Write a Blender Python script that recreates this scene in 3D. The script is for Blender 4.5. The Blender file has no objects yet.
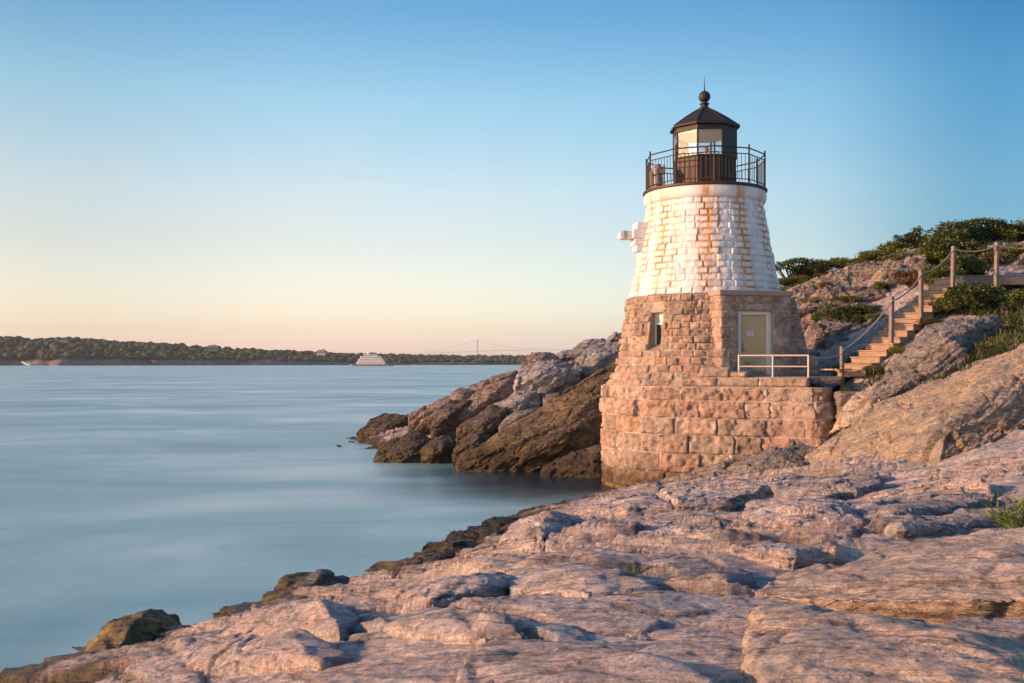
import bpy, bmesh, math, random
import numpy as np
from mathutils import Vector, Matrix
R = math.radians
F = 1000.0; CX = 512.0; HY = 363.2; HC = 4.3
def P(px, py, Y): return np.array([(px-CX)/F*Y, Y, HC-(py-HY)/F*Y])
scene = bpy.context.scene
col = scene.collection
rng = random.Random(7)

# ------------------------------------------------------------------ noise
def _h(ix, iy, iz, seed):
    h = (ix.astype(np.int64)*374761393 + iy.astype(np.int64)*668265263 + iz.astype(np.int64)*2147483647 + seed*1274126177) & 0xFFFFFFFF
    h = ((h ^ (h >> 13))*1274126177) & 0xFFFFFFFF
    h = ((h ^ (h >> 16))*2246822519) & 0xFFFFFFFF
    h = h ^ (h >> 15)
    return (h & 0xFFFFFF)/float(0xFFFFFF)
def hash1(i, seed=0):
    i = np.asarray(i); z = np.zeros_like(i)
    return _h(i, z, z, seed)
def vnoise(p, seed=0):
    f = np.floor(p); t = p-f; t = t*t*t*(t*(t*6-15)+10)
    i = f.astype(np.int64)
    out = 0
    for dx in (0, 1):
        wx = t[:, 0] if dx else 1-t[:, 0]
        for dy in (0, 1):
            wy = t[:, 1] if dy else 1-t[:, 1]
            for dz in (0, 1):
                wz = t[:, 2] if dz else 1-t[:, 2]
                out = out + wx*wy*wz*_h(i[:, 0]+dx, i[:, 1]+dy, i[:, 2]+dz, seed)
    return out*2-1
def fbm(p, oct=4, seed=0, gain=.5):
    o = 0; a = 1; s = 0
    for k in range(oct):
        o = o + a*vnoise(p*(2.03**k)+k*17.3, seed+k); s += a; a *= gain
    return o/s
def sstep(a, b, x):
    t = np.clip((x-a)/(b-a), 0, 1); return t*t*(3-2*t)
def voro(q, seed=0, off=False):
    """2D voronoi: F1, F2, id-hash"""
    O = np.zeros((len(q), 2))
    i0 = np.floor(q).astype(np.int64)
    n = len(q); F1 = np.full(n, 9.); F2 = np.full(n, 9.); ID = np.zeros(n)
    z = np.zeros(n, dtype=np.int64)
    for dx in (-1, 0, 1):
        for dy in (-1, 0, 1):
            cx = i0[:, 0]+dx; cy = i0[:, 1]+dy
            jx = cx+_h(cx, cy, z, seed)*.9; jy = cy+_h(cx, cy, z+1, seed)*.9
            d = np.hypot(q[:, 0]-jx, q[:, 1]-jy)
            hid = _h(cx, cy, z+2, seed)
            closer = d < F1
            F2 = np.where(closer, F1, np.minimum(F2, d))
            ID = np.where(closer, hid, ID)
            if off: O = np.where(closer[:, None], np.stack([q[:, 0]-jx, q[:, 1]-jy], 1), O)
            F1 = np.where(closer, d, F1)
    if off: return F1, F2, ID, O
    return F1, F2, ID
def voro3(q, seed=0):
    """3D cells, 8 candidates: F1, F2, id hash, offset from the cell point"""
    i0 = np.floor(q-.5).astype(np.int64); n = len(q)
    F1 = np.full(n, 9.); F2 = np.full(n, 9.); ID = np.zeros(n); O = np.zeros((n, 3))
    for dx in (0, 1):
        for dy in (0, 1):
            for dz in (0, 1):
                cx = i0[:, 0]+dx; cy = i0[:, 1]+dy; cz = i0[:, 2]+dz
                o = np.stack([q[:, 0]-cx-.5-.7*(_h(cx, cy, cz, seed)-.5), q[:, 1]-cy-.5-.7*(_h(cx, cy, cz, seed+1)-.5), q[:, 2]-cz-.5-.7*(_h(cx, cy, cz, seed+2)-.5)], 1)
                d = np.sqrt((o**2).sum(1)); hid = _h(cx, cy, cz, seed+3); c = d < F1
                F2 = np.where(c, F1, np.minimum(F2, d)); ID = np.where(c, hid, ID); O = np.where(c[:, None], o, O); F1 = np.where(c, d, F1)
    return F1, F2, ID, O
def facet3(V, sd, size, seed, flat=2.2):
    """angular chips: random tilted plane per cell, cells flattened along the bedding normal"""
    w = (V@sd)[:, None]; q = (V+sd[None]*w*(flat-1))/size
    a, b, c, o = voro3(q, seed); t1 = (c*7.31) % 1-.5; t2 = (c*13.7) % 1-.5; t3 = (c*29.1) % 1-.5
    return (c-.5)*.55+1.5*(t1*o[:, 0]+t2*o[:, 1]+t3*o[:, 2]), np.exp(-(b-a)/.06)
def layers(p, sd, h, seed, warp=.8, wf=.35, edge=.12):
    """random ledge offset for tilted rock layers; returns offset(-1..1) and crack(0..1)"""
    s = (p@np.array(sd))/h + warp*fbm(p*wf, 3, seed)
    k = np.floor(s); fr = s-k
    a = hash1(k.astype(np.int64), seed+5)*2-1
    b = hash1(k.astype(np.int64)+1, seed+5)*2-1
    w = sstep(1-edge, 1, fr)
    return a*(1-w)+b*w, np.exp(-np.minimum(fr, 1-fr)/(.05))

# ------------------------------------------------------------------ object helpers
def new_mesh(name, verts, faces):
    me = bpy.data.meshes.new(name)
    me.from_pydata([tuple(v) for v in verts], [], faces); me.update()
    return me
def fast_mesh(name, V, Q):
    """V (n,3), Q (m,4) numpy"""
    me = bpy.data.meshes.new(name)
    me.vertices.add(len(V)); me.vertices.foreach_set('co', V.astype(np.float32).ravel())
    m = len(Q); me.loops.add(m*4); me.polygons.add(m)
    me.loops.foreach_set('vertex_index', Q.astype(np.int32).ravel())
    me.polygons.foreach_set('loop_start', np.arange(0, m*4, 4, dtype=np.int32))
    me.polygons.foreach_set('loop_total', np.full(m, 4, dtype=np.int32))
    me.polygons.foreach_set('use_smooth', np.ones(m, dtype=bool))
    me.update(calc_edges=True); me.validate()
    return me
def add_attr(me, name, arr):
    a = me.attributes.new(name, 'FLOAT', 'POINT'); a.data.foreach_set('value', np.asarray(arr, dtype=np.float32))
def obj(name, me, mat, parent=None, smooth=False):
    o = bpy.data.objects.new(name, me); col.objects.link(o)
    if mat is not None:
        me.materials.clear(); me.materials.append(mat)
    if smooth: me.polygons.foreach_set('use_smooth', [True]*len(me.polygons))
    if parent is not None:
        o.parent = parent; o.matrix_parent_inverse = Matrix.Translation(-Vector(parent.location)) if parent.rotation_euler.z == 0 and parent.parent is None else parent.matrix_world.inverted()
        # keep world coordinates of mesh data
        off = Vector((0, 0, 0)); q = parent
        while q is not None: off += q.location; q = q.parent
        o.matrix_parent_inverse = Matrix.Identity(4)
        o.location = -off
    return o
def empty(name, loc, label, cat, group=None):
    o = bpy.data.objects.new(name, None); col.objects.link(o); o.location = loc
    o.empty_display_size = .3
    tag(o, label, cat, group); return o
def tag(o, label=None, cat=None, group=None, kind=None):
    if label: o['label'] = label
    if cat: o['category'] = cat
    if group: o['group'] = group
    if kind: o['kind'] = kind
    return o
class MB:
    def __init__(s): s.v = []; s.f = []
    def add(s, vs, fs):
        b = len(s.v); s.v += [tuple(v) for v in vs]; s.f += [tuple(i+b for i in f) for f in fs]; return s
    def box(s, c, d, rz=0, tilt=None):
        hx, hy, hz = d[0]/2, d[1]/2, d[2]/2
        M = Matrix.Rotation(rz, 3, 'Z')
        if tilt is not None: M = M@tilt
        vs = [Vector(c)+M@Vector((x*hx, y*hy, z*hz)) for x in (-1, 1) for y in (-1, 1) for z in (-1, 1)]
        return s.add(vs, [(0, 1, 3, 2), (4, 6, 7, 5), (0, 4, 5, 1), (2, 3, 7, 6), (0, 2, 6, 4), (1, 5, 7, 3)])
    def tube(s, pts, r, n=8, cap=True):
        pts = [Vector(p) for p in pts]; rr = r if isinstance(r, (list, tuple)) else [r]*len(pts)
        rings = []
        for i, p in enumerate(pts):
            d = (pts[min(i+1, len(pts)-1)]-pts[max(i-1, 0)]).normalized()
            a = d.orthogonal().normalized() if abs(d.z) < .99 else Vector((1, 0, 0))
            if abs(d.z) < .99: a = d.cross(Vector((0, 0, 1))).normalized()
            b = d.cross(a).normalized()
            rings.append([p+(a*math.cos(2*math.pi*k/n)+b*math.sin(2*math.pi*k/n))*rr[i] for k in range(n)])
        vs = [v for ring in rings for v in ring]; fs = []
        for i in range(len(pts)-1):
            for k in range(n):
                fs.append((i*n+k, i*n+(k+1) % n, (i+1)*n+(k+1) % n, (i+1)*n+k))
        if cap: fs.append(tuple(range(n))); fs.append(tuple((len(pts)-1)*n+k for k in reversed(range(n))))
        return s.add(vs, fs)
    def lathe(s, prof, c, n=48, a0=0, closed=False):
        m = len(prof); vs = []
        for (r, z) in prof:
            for k in range(n):
                t = a0+2*math.pi*k/n
                vs.append((c[0]+r*math.sin(t), c[1]-r*math.cos(t), z))
        fs = []
        for i in range(m-1 if not closed else m):
            j = (i+1) % m
            for k in range(n):
                fs.append((i*n+k, i*n+(k+1) % n, j*n+(k+1) % n, j*n+k))
        if not closed:
            if prof[0][0] > 1e-4: fs.append(tuple(reversed(range(n))))
            if prof[-1][0] > 1e-4: fs.append(tuple((m-1)*n+k for k in range(n)))
        return s.add(vs, fs)
    def prism(s, poly, z0, z1):
        n = len(poly)
        vs = [(p[0], p[1], z0) for p in poly]+[(p[0], p[1], z1) for p in poly]
        fs = [(k, (k+1) % n, n+(k+1) % n, n+k) for k in range(n)]+[tuple(reversed(range(n))), tuple(range(n, 2*n))]
        return s.add(vs, fs)
    def build(s, name, mat, parent=None, smooth=False, bevel=0):
        me = new_mesh(name, s.v, s.f)
        bm = bmesh.new(); bm.from_mesh(me)
        bmesh.ops.recalc_face_normals(bm, faces=bm.faces)
        if bevel: bmesh.ops.bevel(bm, geom=list(bm.edges), offset=bevel, segments=1, affect='EDGES', clamp_overlap=True)
        bm.to_mesh(me); bm.free()
        if smooth:
            me.polygons.foreach_set('use_smooth', [True]*len(me.polygons))
            try: me.set_sharp_from_angle(angle=R(35))
            except Exception: pass
        return obj(name, me, mat, parent)

# ------------------------------------------------------------------ materials
class NT:
    def __init__(s, name):
        s.m = bpy.data.materials.new(name); s.m.use_nodes = True
        s.t = s.m.node_tree; s.b = s.t.nodes['Principled BSDF']; s.out = s.t.nodes['Material Output']
    def n(s, typ, **kw):
        nd = s.t.nodes.new(typ)
        for k, v in kw.items():
            if k in nd.inputs: nd.inputs[k].default_value = v
            else: setattr(nd, k, v)
        return nd
    def l(s, a, b): s.t.links.new(a, b)
    def pos(s, scale=(1, 1, 1), rot=(0, 0, 0)):
        g = s.n('ShaderNodeNewGeometry'); mp = s.n('ShaderNodeMapping')
        mp.inputs['Scale'].default_value = scale; mp.inputs['Rotation'].default_value = rot
        s.l(g.outputs['Position'], mp.inputs['Vector']); return mp.outputs['Vector']
    def noise(s, vec, scale, detail=6, rough=.6, dist=0):
        nd = s.n('ShaderNodeTexNoise'); nd.inputs['Scale'].default_value = scale; nd.inputs['Detail'].default_value = detail
        nd.inputs['Roughness'].default_value = rough; nd.inputs['Distortion'].default_value = dist
        s.l(vec, nd.inputs['Vector']); return nd.outputs['Fac']
    def ramp(s, fac, stops, interp='LINEAR'):
        r = s.n('ShaderNodeValToRGB'); r.color_ramp.interpolation = interp
        e = r.color_ramp.elements
        while len(e) < len(stops): e.new(.5)
        for i, (p, c) in enumerate(stops):
            e[i].position = p; e[i].color = (c[0], c[1], c[2], 1) if not isinstance(c, (int, float)) else (c, c, c, 1)
        s.l(fac, r.inputs['Fac']); return r.outputs['Color']
    def mix(s, fac, a, b, mode='MIX'):
        m = s.n('ShaderNodeMix'); m.data_type = 'RGBA'; m.blend_type = mode
        for sock, v in ((m.inputs[0], fac), (m.inputs[6], a), (m.inputs[7], b)):
            if isinstance(v, (int, float)): sock.default_value = v
            elif isinstance(v, tuple): sock.default_value = (*v, 1)
            else: s.l(v, sock)
        return m.outputs[2]
    def math(s, op, a, b=0, clamp=False):
        m = s.n('ShaderNodeMath'); m.operation = op; m.use_clamp = clamp
        for sock, v in ((m.inputs[0], a), (m.inputs[1], b)):
            if isinstance(v, (int, float)): sock.default_value = v
            else: s.l(v, sock)
        return m.outputs[0]
    def attr(s, name):
        a = s.n('ShaderNodeAttribute'); a.attribute_name = name; return a.outputs['Fac']
    def bump(s, h, strength=.5, dist=.03, prev=None):
        b = s.n('ShaderNodeBump'); b.inputs['Strength'].default_value = strength; b.inputs['Distance'].default_value = dist
        s.l(h, b.inputs['Height'])
        if prev is not None: s.l(prev, b.inputs['Normal'])
        return b.outputs['Normal']
    def set(s, color=None, rough=None, normal=None, metal=None):
        for k, v in (('Base Color', color), ('Roughness', rough), ('Normal', normal), ('Metallic', metal)):
            if v is None: continue
            if isinstance(v, tuple): s.b.inputs[k].default_value = (*v, 1)
            elif isinstance(v, (int, float)): s.b.inputs[k].default_value = v
            else: s.l(v, s.b.inputs[k])
        return s.m
def simple(name, c, rough=.6, var=.25, scale=6, metal=0, bumpd=.004):
    t = NT(name); v = t.pos()
    f = t.noise(v, scale, 5)
    cc = t.mix(f, tuple(x*(1-var) for x in c), tuple(min(1, x*(1+var)) for x in c))
    return t.set(cc, rough, t.bump(t.noise(v, scale*6, 4), .4, bumpd), metal)

SD = np.array([.05, .33, .94]); SD = SD/np.linalg.norm(SD)      # bedding normal of the bedrock
def rock_mat(name, c1, c2, c3, scale=1.0, tide=True, lichen=0.0, strength=.8, tide_h=1.0):
    t = NT(name)
    g = t.n('ShaderNodeNewGeometry'); posn = g.outputs['Position']
    # coordinates squeezed along bedding normal -> streaks parallel to the layers
    comb = t.n('ShaderNodeCombineXYZ')
    e1 = np.cross(SD, [.45, 1, 0]); e1 /= np.linalg.norm(e1); e2 = np.cross(SD, e1)
    for k_, (ax, sc_) in enumerate(((e1, 1.0), (e2, .65), (SD, 2.2))):
        dp = t.n('ShaderNodeVectorMath'); dp.operation = 'DOT_PRODUCT'; dp.inputs[1].default_value = tuple(ax*sc_); t.l(posn, dp.inputs[0]); t.l(dp.outputs['Value'], comb.inputs[k_])
    sv = comb.outputs[0]
    big = t.noise(posn, .45*scale, 4, .55, .4)
    str_ = t.noise(sv, 1.6*scale, 6, .68, .6)
    fine = t.noise(sv, 9*scale, 5, .7, .3)
    spk = t.noise(posn, 38*scale, 4, .7)
    c = t.mix(t.ramp(big, [(.36, 0), (.62, 1)]), c1, c2)
    c = t.mix(t.ramp(str_, [(.42, 0), (.60, 1)]), c, c3)
    c = t.mix(t.ramp(fine, [(.36, .45), (.47, 0)]), c, tuple(x*.4 for x in c2))
    bl_ = t.noise(posn, 1.7*scale, 7, .7, .5); c = t.mix(t.ramp(bl_, [(.50, 0), (.58, .65)]), c, tuple(x*y for x, y in zip(c2, (.80, .92, 1.05))))  # blue-grey rock patches, with grazing micro-shade also put into the colour
    def line(v, w_):
        a_ = t.math('ABSOLUTE', t.math('SUBTRACT', v, .5)); return t.ramp(a_, [(0, 1), (w_, 0)])
    fol = t.n('ShaderNodeMapping'); fol.inputs['Scale'].default_value = (.55, .8, 2.6); t.l(sv, fol.inputs['Vector'])
    l1 = line(t.noise(fol.outputs[0], .55*scale, 5, .55, .8), .014); l2 = line(t.noise(fol.outputs[0], 1.7*scale, 6, .6, .6), .020)
    ln = t.math('MAXIMUM', l1, t.math('MULTIPLY', l2, .5))
    pit = t.ramp(t.noise(posn, 11*scale, 5, .75, .5), [(.42, 1), (.47, 0)])
    c = t.mix(t.math('MULTIPLY', ln, .62), c, tuple(x*.22 for x in c2)); c = t.mix(t.math('MULTIPLY', pit, .42), c, tuple(x*v for x, v in zip(c2, (.50, .56, .66))))
    c = t.mix(.45, c, t.ramp(spk, [(.35, .45), (.65, 1.45)]), 'MULTIPLY')
    ck = t.attr('crack'); c = t.mix(t.math('MULTIPLY', ck, .75, True), c, (.035, .026, .02))
    if lichen:
        lf = t.noise(posn, 2.3, 8, .75, 1.0)
        c = t.mix(t.math('MULTIPLY', t.ramp(lf, [(.56, 0), (.64, 1)]), lichen), c, (.26, .19, .06))
    rgh = .78
    if tide:
        sep = t.n('ShaderNodeSeparateXYZ'); t.l(posn, sep.inputs[0])
        zn = t.math('ADD', t.math('MULTIPLY', sep.outputs['Z'], 1/tide_h), t.math('MULTIPLY', t.math('SUBTRACT', t.noise(posn, .9, 7, .65), .5), 1.9))
        alg = t.ramp(t.noise(posn, 3.2, 7, .7), [(.40, (.022, .016, .009)), (.52, (.055, .036, .012)), (.64, (.16, .105, .018))])
        k = t.ramp(zn, [(.30, 1), (.55, 0)])
        kk = t.ramp(zn, [(.2, .85), (1.0, 0)])
        c = t.mix(kk, c, t.mix(.8, c, (.16, .13, .10), 'MULTIPLY'))
        c = t.mix(k, c, alg)
        rr = t.n('ShaderNodeMapRange'); t.l(k, rr.inputs[0]); rr.inputs[3].default_value = .8; rr.inputs[4].default_value = .45; rgh = rr.outputs[0]
    h = t.math('ADD', t.math('MULTIPLY', str_, 1.0), t.math('MULTIPLY', fine, .45))
    h = t.math('SUBTRACT', t.math('SUBTRACT', h, t.math('MULTIPLY', ln, .35)), t.math('MULTIPLY', pit, .12))
    n1 = t.bump(h, strength, .11/scale)
    wv = t.n('ShaderNodeMix'); wv.data_type = 'VECTOR'; wv.inputs[0].default_value = .10
    nz_ = t.n('ShaderNodeTexNoise'); nz_.inputs['Scale'].default_value = 5*scale; nz_.inputs['Detail'].default_value = 4; t.l(sv, nz_.inputs['Vector']); t.l(sv, wv.inputs[4]); t.l(nz_.outputs['Color'], wv.inputs[5])
    def chips(sc):
        vq = t.n('ShaderNodeTexVoronoi'); vq.inputs['Scale'].default_value = sc*scale; t.l(wv.outputs[1], vq.inputs['Vector']); sq = t.n('ShaderNodeSeparateColor'); t.l(vq.outputs['Color'], sq.inputs[0]); return t.math('ADD', t.math('MULTIPLY', sq.outputs[0], .55), t.math('MULTIPLY', vq.outputs['Distance'], .6))
    ch1 = chips(4.5); ch2 = chips(12)
    n15 = t.bump(ch1, .55*strength, .050, n1); n15 = t.bump(ch2, .6*strength, .030, n15)
    c = t.mix(.35, c, t.ramp(ch2, [(.1, .62), (.8, 1.3)]), 'MULTIPLY')
    n2 = t.bump(t.noise(posn, 15*scale, 6, .8), strength, .055, n15)
    return t.set(c, rgh, n2)
M = {}
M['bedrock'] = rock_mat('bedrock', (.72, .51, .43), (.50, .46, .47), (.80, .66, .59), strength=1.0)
M['bedrock_shade'] = rock_mat('bedrock_shade', (.46, .39, .38), (.33, .35, .38), (.58, .49, .46), strength=1.0)  # darker bedrock copy with the shelf's blue shade painted into its colours
M['slab'] = rock_mat('slab', (.55, .40, .31), (.42, .34, .29), (.62, .49, .39), tide=False, strength=.7)
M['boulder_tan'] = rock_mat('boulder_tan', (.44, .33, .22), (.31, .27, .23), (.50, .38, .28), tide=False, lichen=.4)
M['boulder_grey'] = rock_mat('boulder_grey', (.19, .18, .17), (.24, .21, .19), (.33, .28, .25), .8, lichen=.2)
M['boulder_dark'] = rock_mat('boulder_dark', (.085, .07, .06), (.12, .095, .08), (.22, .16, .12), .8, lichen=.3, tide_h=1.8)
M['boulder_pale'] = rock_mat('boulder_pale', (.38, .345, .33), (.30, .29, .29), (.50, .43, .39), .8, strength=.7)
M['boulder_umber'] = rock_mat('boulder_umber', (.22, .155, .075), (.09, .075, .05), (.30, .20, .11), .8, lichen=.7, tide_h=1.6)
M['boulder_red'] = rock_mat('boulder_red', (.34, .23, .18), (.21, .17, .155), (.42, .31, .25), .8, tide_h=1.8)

def granite():
    t = NT('granite'); p = t.pos()
    tint = t.attr('tint'); mo = t.attr('mortar'); ru = t.attr('rust')
    base = t.ramp(tint, [(0, (.25, .195, .16)), (.3, (.43, .28, .205)), (.6, (.33, .265, .225)), (.8, (.41, .32, .26)), (1, (.50, .355, .27))])
    sp = t.noise(p, 45, 4, .8); c = t.mix(.6, base, t.ramp(sp, [(.35, .35), (.6, 1.35)]), 'MULTIPLY')
    bl = t.noise(p, 3.4, 8, .7); c = t.mix(.85, c, t.ramp(bl, [(.36, .45), (.6, 1.25)]), 'MULTIPLY')
    lime = t.noise(p, 5, 5, .7)
    c = t.mix(t.math('MULTIPLY', mo, .9, True), c, t.mix(t.ramp(lime, [(.4, 0), (.6, 1)]), (.25, .19, .14), (.62, .55, .48)))
    c = t.mix(ru, c, (.42, .17, .035))
    sep = t.n('ShaderNodeSeparateXYZ'); t.l(p, sep.inputs[0])
    zn = t.math('ADD', sep.outputs['Z'], t.math('MULTIPLY', t.math('SUBTRACT', t.noise(p, 1.6, 5, .65), .5), .9))
    c = t.mix(t.ramp(zn, [(.45, 1), (1.0, 0)]), c, t.mix(.85, c, (.20, .12, .06), 'MULTIPLY'))
    c = t.mix(t.ramp(zn, [(.10, 1), (.22, 0)]), c, t.ramp(t.noise(p, 4, 6), [(.4, (.03, .02, .01)), (.6, (.20, .17, .03))]))
    nn = t.bump(t.noise(p, 9, 8, .75), 1.0, .07); nn = t.bump(sp, .5, .015, nn)
    return t.set(c, .8, nn)
M['granite'] = granite()
def whitewash():
    t = NT('whitewashed_stone'); p = t.pos()
    tint = t.attr('tint'); mo = t.attr('mortar'); ru = t.attr('rust')
    c = t.mix(tint, (.60, .60, .61), (.75, .75, .76))
    d = t.noise(p, 1.3, 7, .7); c = t.mix(t.ramp(d, [(.48, 0), (.75, .45)]), c, (.50, .46, .42))
    peel = t.noise(p, 6, 7, .8); c = t.mix(t.ramp(peel, [(.66, 0), (.70, .7)]), c, (.42, .36, .30))
    c = t.mix(t.math('MULTIPLY', mo, .22), c, (.52, .50, .46))
    rn = t.math('MULTIPLY', ru, t.ramp(t.noise(p, 3.5, 6, .75), [(.33, .45), (.52, 1)]), True)
    c = t.mix(rn, c, t.mix(t.noise(p, 8, 3), (.60, .27, .05), (.42, .18, .035)))
    nn = t.bump(t.noise(p, 6, 6, .65), .6, .04); nn = t.bump(t.noise(p, 40, 3), .3, .006, nn)
    return t.set(c, .62, nn)
M['white'] = whitewash()
M['whitepaint'] = simple('white_paint', (.74, .73, .71), .5, .12, 4)
M['black_iron'] = simple('black_iron', (.014, .011, .010), .65, .4, 5)
M['roofm'] = simple('painted_roof_metal', (.013, .011, .011), .7, .5, 3)
M['brown_iron'] = simple('rusty_brown_iron', (.042, .018, .012), .6, .45, 4)
M['rail_iron'] = simple('rusting_rail_iron', (.032, .017, .013), .65, .5, 9)
M['pale_metal'] = simple('pale_painted_metal', (.62, .50, .44), .5, .15, 8)
M['door'] = simple('tan_painted_door', (.52, .38, .20), .35, .3, 1.6)
M['frame'] = simple('grey_white_frame', (.62, .64, .66), .55, .18, 7)
M['cap'] = simple('tan_cap_stone', (.30, .24, .19), .8, .25, 5, 0, .01)
M['concrete'] = simple('landing_concrete', (.30, .25, .21), .85, .25, 3, 0, .01)
M['handle'] = simple('steel_handle', (.25, .25, .26), .35, .1, 5, .8)
M['paper'] = simple('paper_notice', (.70, .74, .80), .6, .05, 5)
M['print'] = simple('printed_marks', (.35, .10, .16), .6, .05, 5)
M['horn'] = simple('grey_horn_housing', (.22, .20, .18), .55, .3, 6)
M['beacon'] = simple('red_beacon_lens', (.40, .16, .15), .25, .2, 6)
M['inner'] = simple('cream_interior', (.70, .60, .50), .6, .08, 4)
M['white_pane'] = simple('pale_blind', (.62, .62, .62), .5, .08, 6)
def glass(name, rough=.02, tintc=(.95, .97, .97), a=.03):
    t = NT(name)
    tr = t.n('ShaderNodeBsdfTransparent'); tr.inputs[0].default_value = (*tintc, 1)
    gl = t.n('ShaderNodeBsdfGlossy'); gl.inputs['Roughness'].default_value = rough
    fr = t.n('ShaderNodeFresnel'); fr.inputs[0].default_value = 1.45
    mx = t.n('ShaderNodeMixShader'); t.l(fr.outputs[0], mx.inputs[0]); t.l(tr.outputs[0], mx.inputs[1]); t.l(gl.outputs[0], mx.inputs[2])
    df = t.n('ShaderNodeBsdfDiffuse'); df.inputs[0].default_value = (.75, .75, .74, 1)
    m2 = t.n('ShaderNodeMixShader'); m2.inputs[0].default_value = a; t.l(mx.outputs[0], m2.inputs[1]); t.l(df.outputs[0], m2.inputs[2])
    t.l(m2.outputs[0], t.out.inputs[0]); return t.m
M['glass'] = glass('lantern_glass')
M['dark_glass'] = simple('dark_window_glass', (.05, .055, .06), .12, .2, 3)
def wood(name, c, rz=0):
    t = NT(name); p = t.pos((1, 1, 6))
    f = t.noise(p, 2.5, 8, .7, .5)
    cc = t.mix(t.ramp(f, [(.35, 0), (.65, 1)]), tuple(x*.55 for x in c), c)
    return t.set(cc, .8, t.bump(f, .6, .02))
M['wood'] = wood('weathered_wood', (.40, .29, .21))
M['wood_grey'] = wood('grey_weathered_wood', (.24, .21, .18))
M['post'] = wood('post_wood', (.27, .22, .19))
M['rope'] = simple('grey_rope', (.26, .22, .20), .9, .3, 20)
def leafmat(name, ca, cb, cc=None):
    t = NT(name); tint = t.attr('tint')
    c = t.ramp(tint, [(0, ca), (.6, cb), (1, cc or cb)])
    t.set(c, .6)
    t.b.inputs['Subsurface Weight'].default_value = 0
    tl = t.n('ShaderNodeBsdfTranslucent'); t.l(c, tl.inputs[0])
    mx = t.n('ShaderNodeMixShader'); mx.inputs[0].default_value = .3
    t.l(t.b.outputs[0], mx.inputs[1]); t.l(tl.outputs[0], mx.inputs[2]); t.l(mx.outputs[0], t.out.inputs[0])
    return t.m
M['leaf_dark'] = leafmat('dark_leaves', (.028, .042, .011), (.07, .095, .022), (.15, .16, .04))
M['leaf_green'] = leafmat('green_leaves', (.05, .085, .015), (.15, .18, .032), (.27, .25, .05))
M['leaf_olive'] = leafmat('olive_leaves', (.07, .075, .018), (.16, .15, .035), (.27, .20, .06))
M['leaf_rust'] = leafmat('russet_leaves', (.06, .03, .012), (.15, .08, .03), (.22, .13, .06))
M['leaf_bright'] = leafmat('bright_leaves', (.06, .10, .014), (.13, .18, .025), (.20, .24, .04))
M['bark'] = simple('bark', (.07, .05, .035), .9, .3, 12)

# ------------------------------------------------------------------ terrain
ctl = [P(*a) for a in [
 (-60, 720, 11.5), (0, 672, 13.6), (100, 683, 10.3), (200, 683, 8.0), (350, 683, 6.0), (512, 683, 5.0), (750, 683, 4.7), (1024, 683, 4.4), (1200, 683, 4.3),
 (180, 650, 12.2), (300, 620, 11.4), (400, 603, 11.2), (512, 600, 9.0), (300, 600, 14.2), (380, 592, 14.2), (450, 560, 16), (512, 552, 14), (600, 565, 11.6), (700, 592, 8.4),
 (640, 640, 6.2), (560, 520, 22), (650, 510, 20), (600, 497, 28), (700, 483, 26), (740, 500, 21), (810, 466, 27.5), (900, 505, 17.5), (850, 520, 15.5), (1000, 500, 15), (1024, 470, 17), (850, 548, 11.8), (760, 560, 11.0),
 (900, 623, 6.75), (1024, 624, 6.5), (850, 640, 5.9), (960, 650, 5.4), (700, 540, 14.5),
 # waterline (z=0)
 (185, 626, 16.4), (230, 609, 17.5), (365, 584, 19.5), (392, 574, 20.4), (500, 519, 27.6), (560, 506.5, 30), (640, 491, 33.6),
 # right side behind the foreground
 (950, 430, 24), (1024, 400, 23), (860, 425, 28.6), (900, 400, 29), (940, 355, 30), (1024, 335, 31), (960, 300, 36), (1024, 294, 36),
 (848, 380, 32.5), (890, 349, 33.6), (920, 326, 34.6), (820, 385, 35.5), (800, 352, 40), (830, 340, 41), (800, 312, 45), (870, 300, 43), (910, 292, 41), (850, 268, 51), (780, 288, 52), (920, 252, 54), (1000, 243, 57),
 (960, 275, 44), (1010, 262, 48),
 # rocky point behind the tower
 (520, 471, 40.4), (460, 462, 43.5), (400, 458, 45.5), (358, 438, 57.5), (600, 430, 43), (560, 422, 45.5), (480, 428, 50), (430, 424, 54), (620, 372, 48), (580, 374, 50), (540, 398, 52)]]
ctl += [np.array(a, float) for a in [
 (-14, 14, -2.5), (-10, 25, -3), (-6, 24, -1.8), (-2.6, 28, -1.3), (0, 34, -1.4), (3, 37, -.9), (3.3, 7.9, 2.35), (4.6, 8.2, 2.4), (2.6, 8.8, 2.2), (-14, 50, -3), (-20, 80, -4), (-8, 40, -2.3), (-15, 5, -1.8), (-3, 38, -1.6), (-12, -4, -1.0), (-30, 30, -5), (-30,-5,-4),
 (0, 0, 3.0), (-4, 3, 1.9), (5, 0, 3.3), (12, 3, 3.6), (0, -8, 3.6), (10, -8, 4.2), (-7, 6, .4), (18, 12, 5), (25, 25, 8),
 (7, 36, 1.5), (7, 33, 1.0), (9, 34.5, 2.4), (11, 34, 3.4), (10.2, 31, 2.0), (4.5, 34, -.6),
 (-2, 62, .0), (6, 78, .0), (-9, 64, -1.5), (14, 72, 6), (20, 85, 8), (35, 80, 11), (60, 60, 13), (45, 45, 11), (10, 100, 1), (60, 120, 12), (30, 120, 8), (-4, 90, -2.5), (70, 20, 12), (8, 48, 5.5), (12, 55, 7.6), (5, 56, 3.5)]]
ctl = np.array(ctl)
def tps_k(r2): return np.where(r2 > 1e-9, r2*np.log(np.maximum(r2, 1e-9)), 0)
cxy = ctl[:, :2]/20
d2 = ((cxy[:, None]-cxy[None])**2).sum(-1)
n = len(cxy); A = np.zeros((n+3, n+3)); A[:n, :n] = tps_k(d2)+np.eye(n)*.0006
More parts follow.
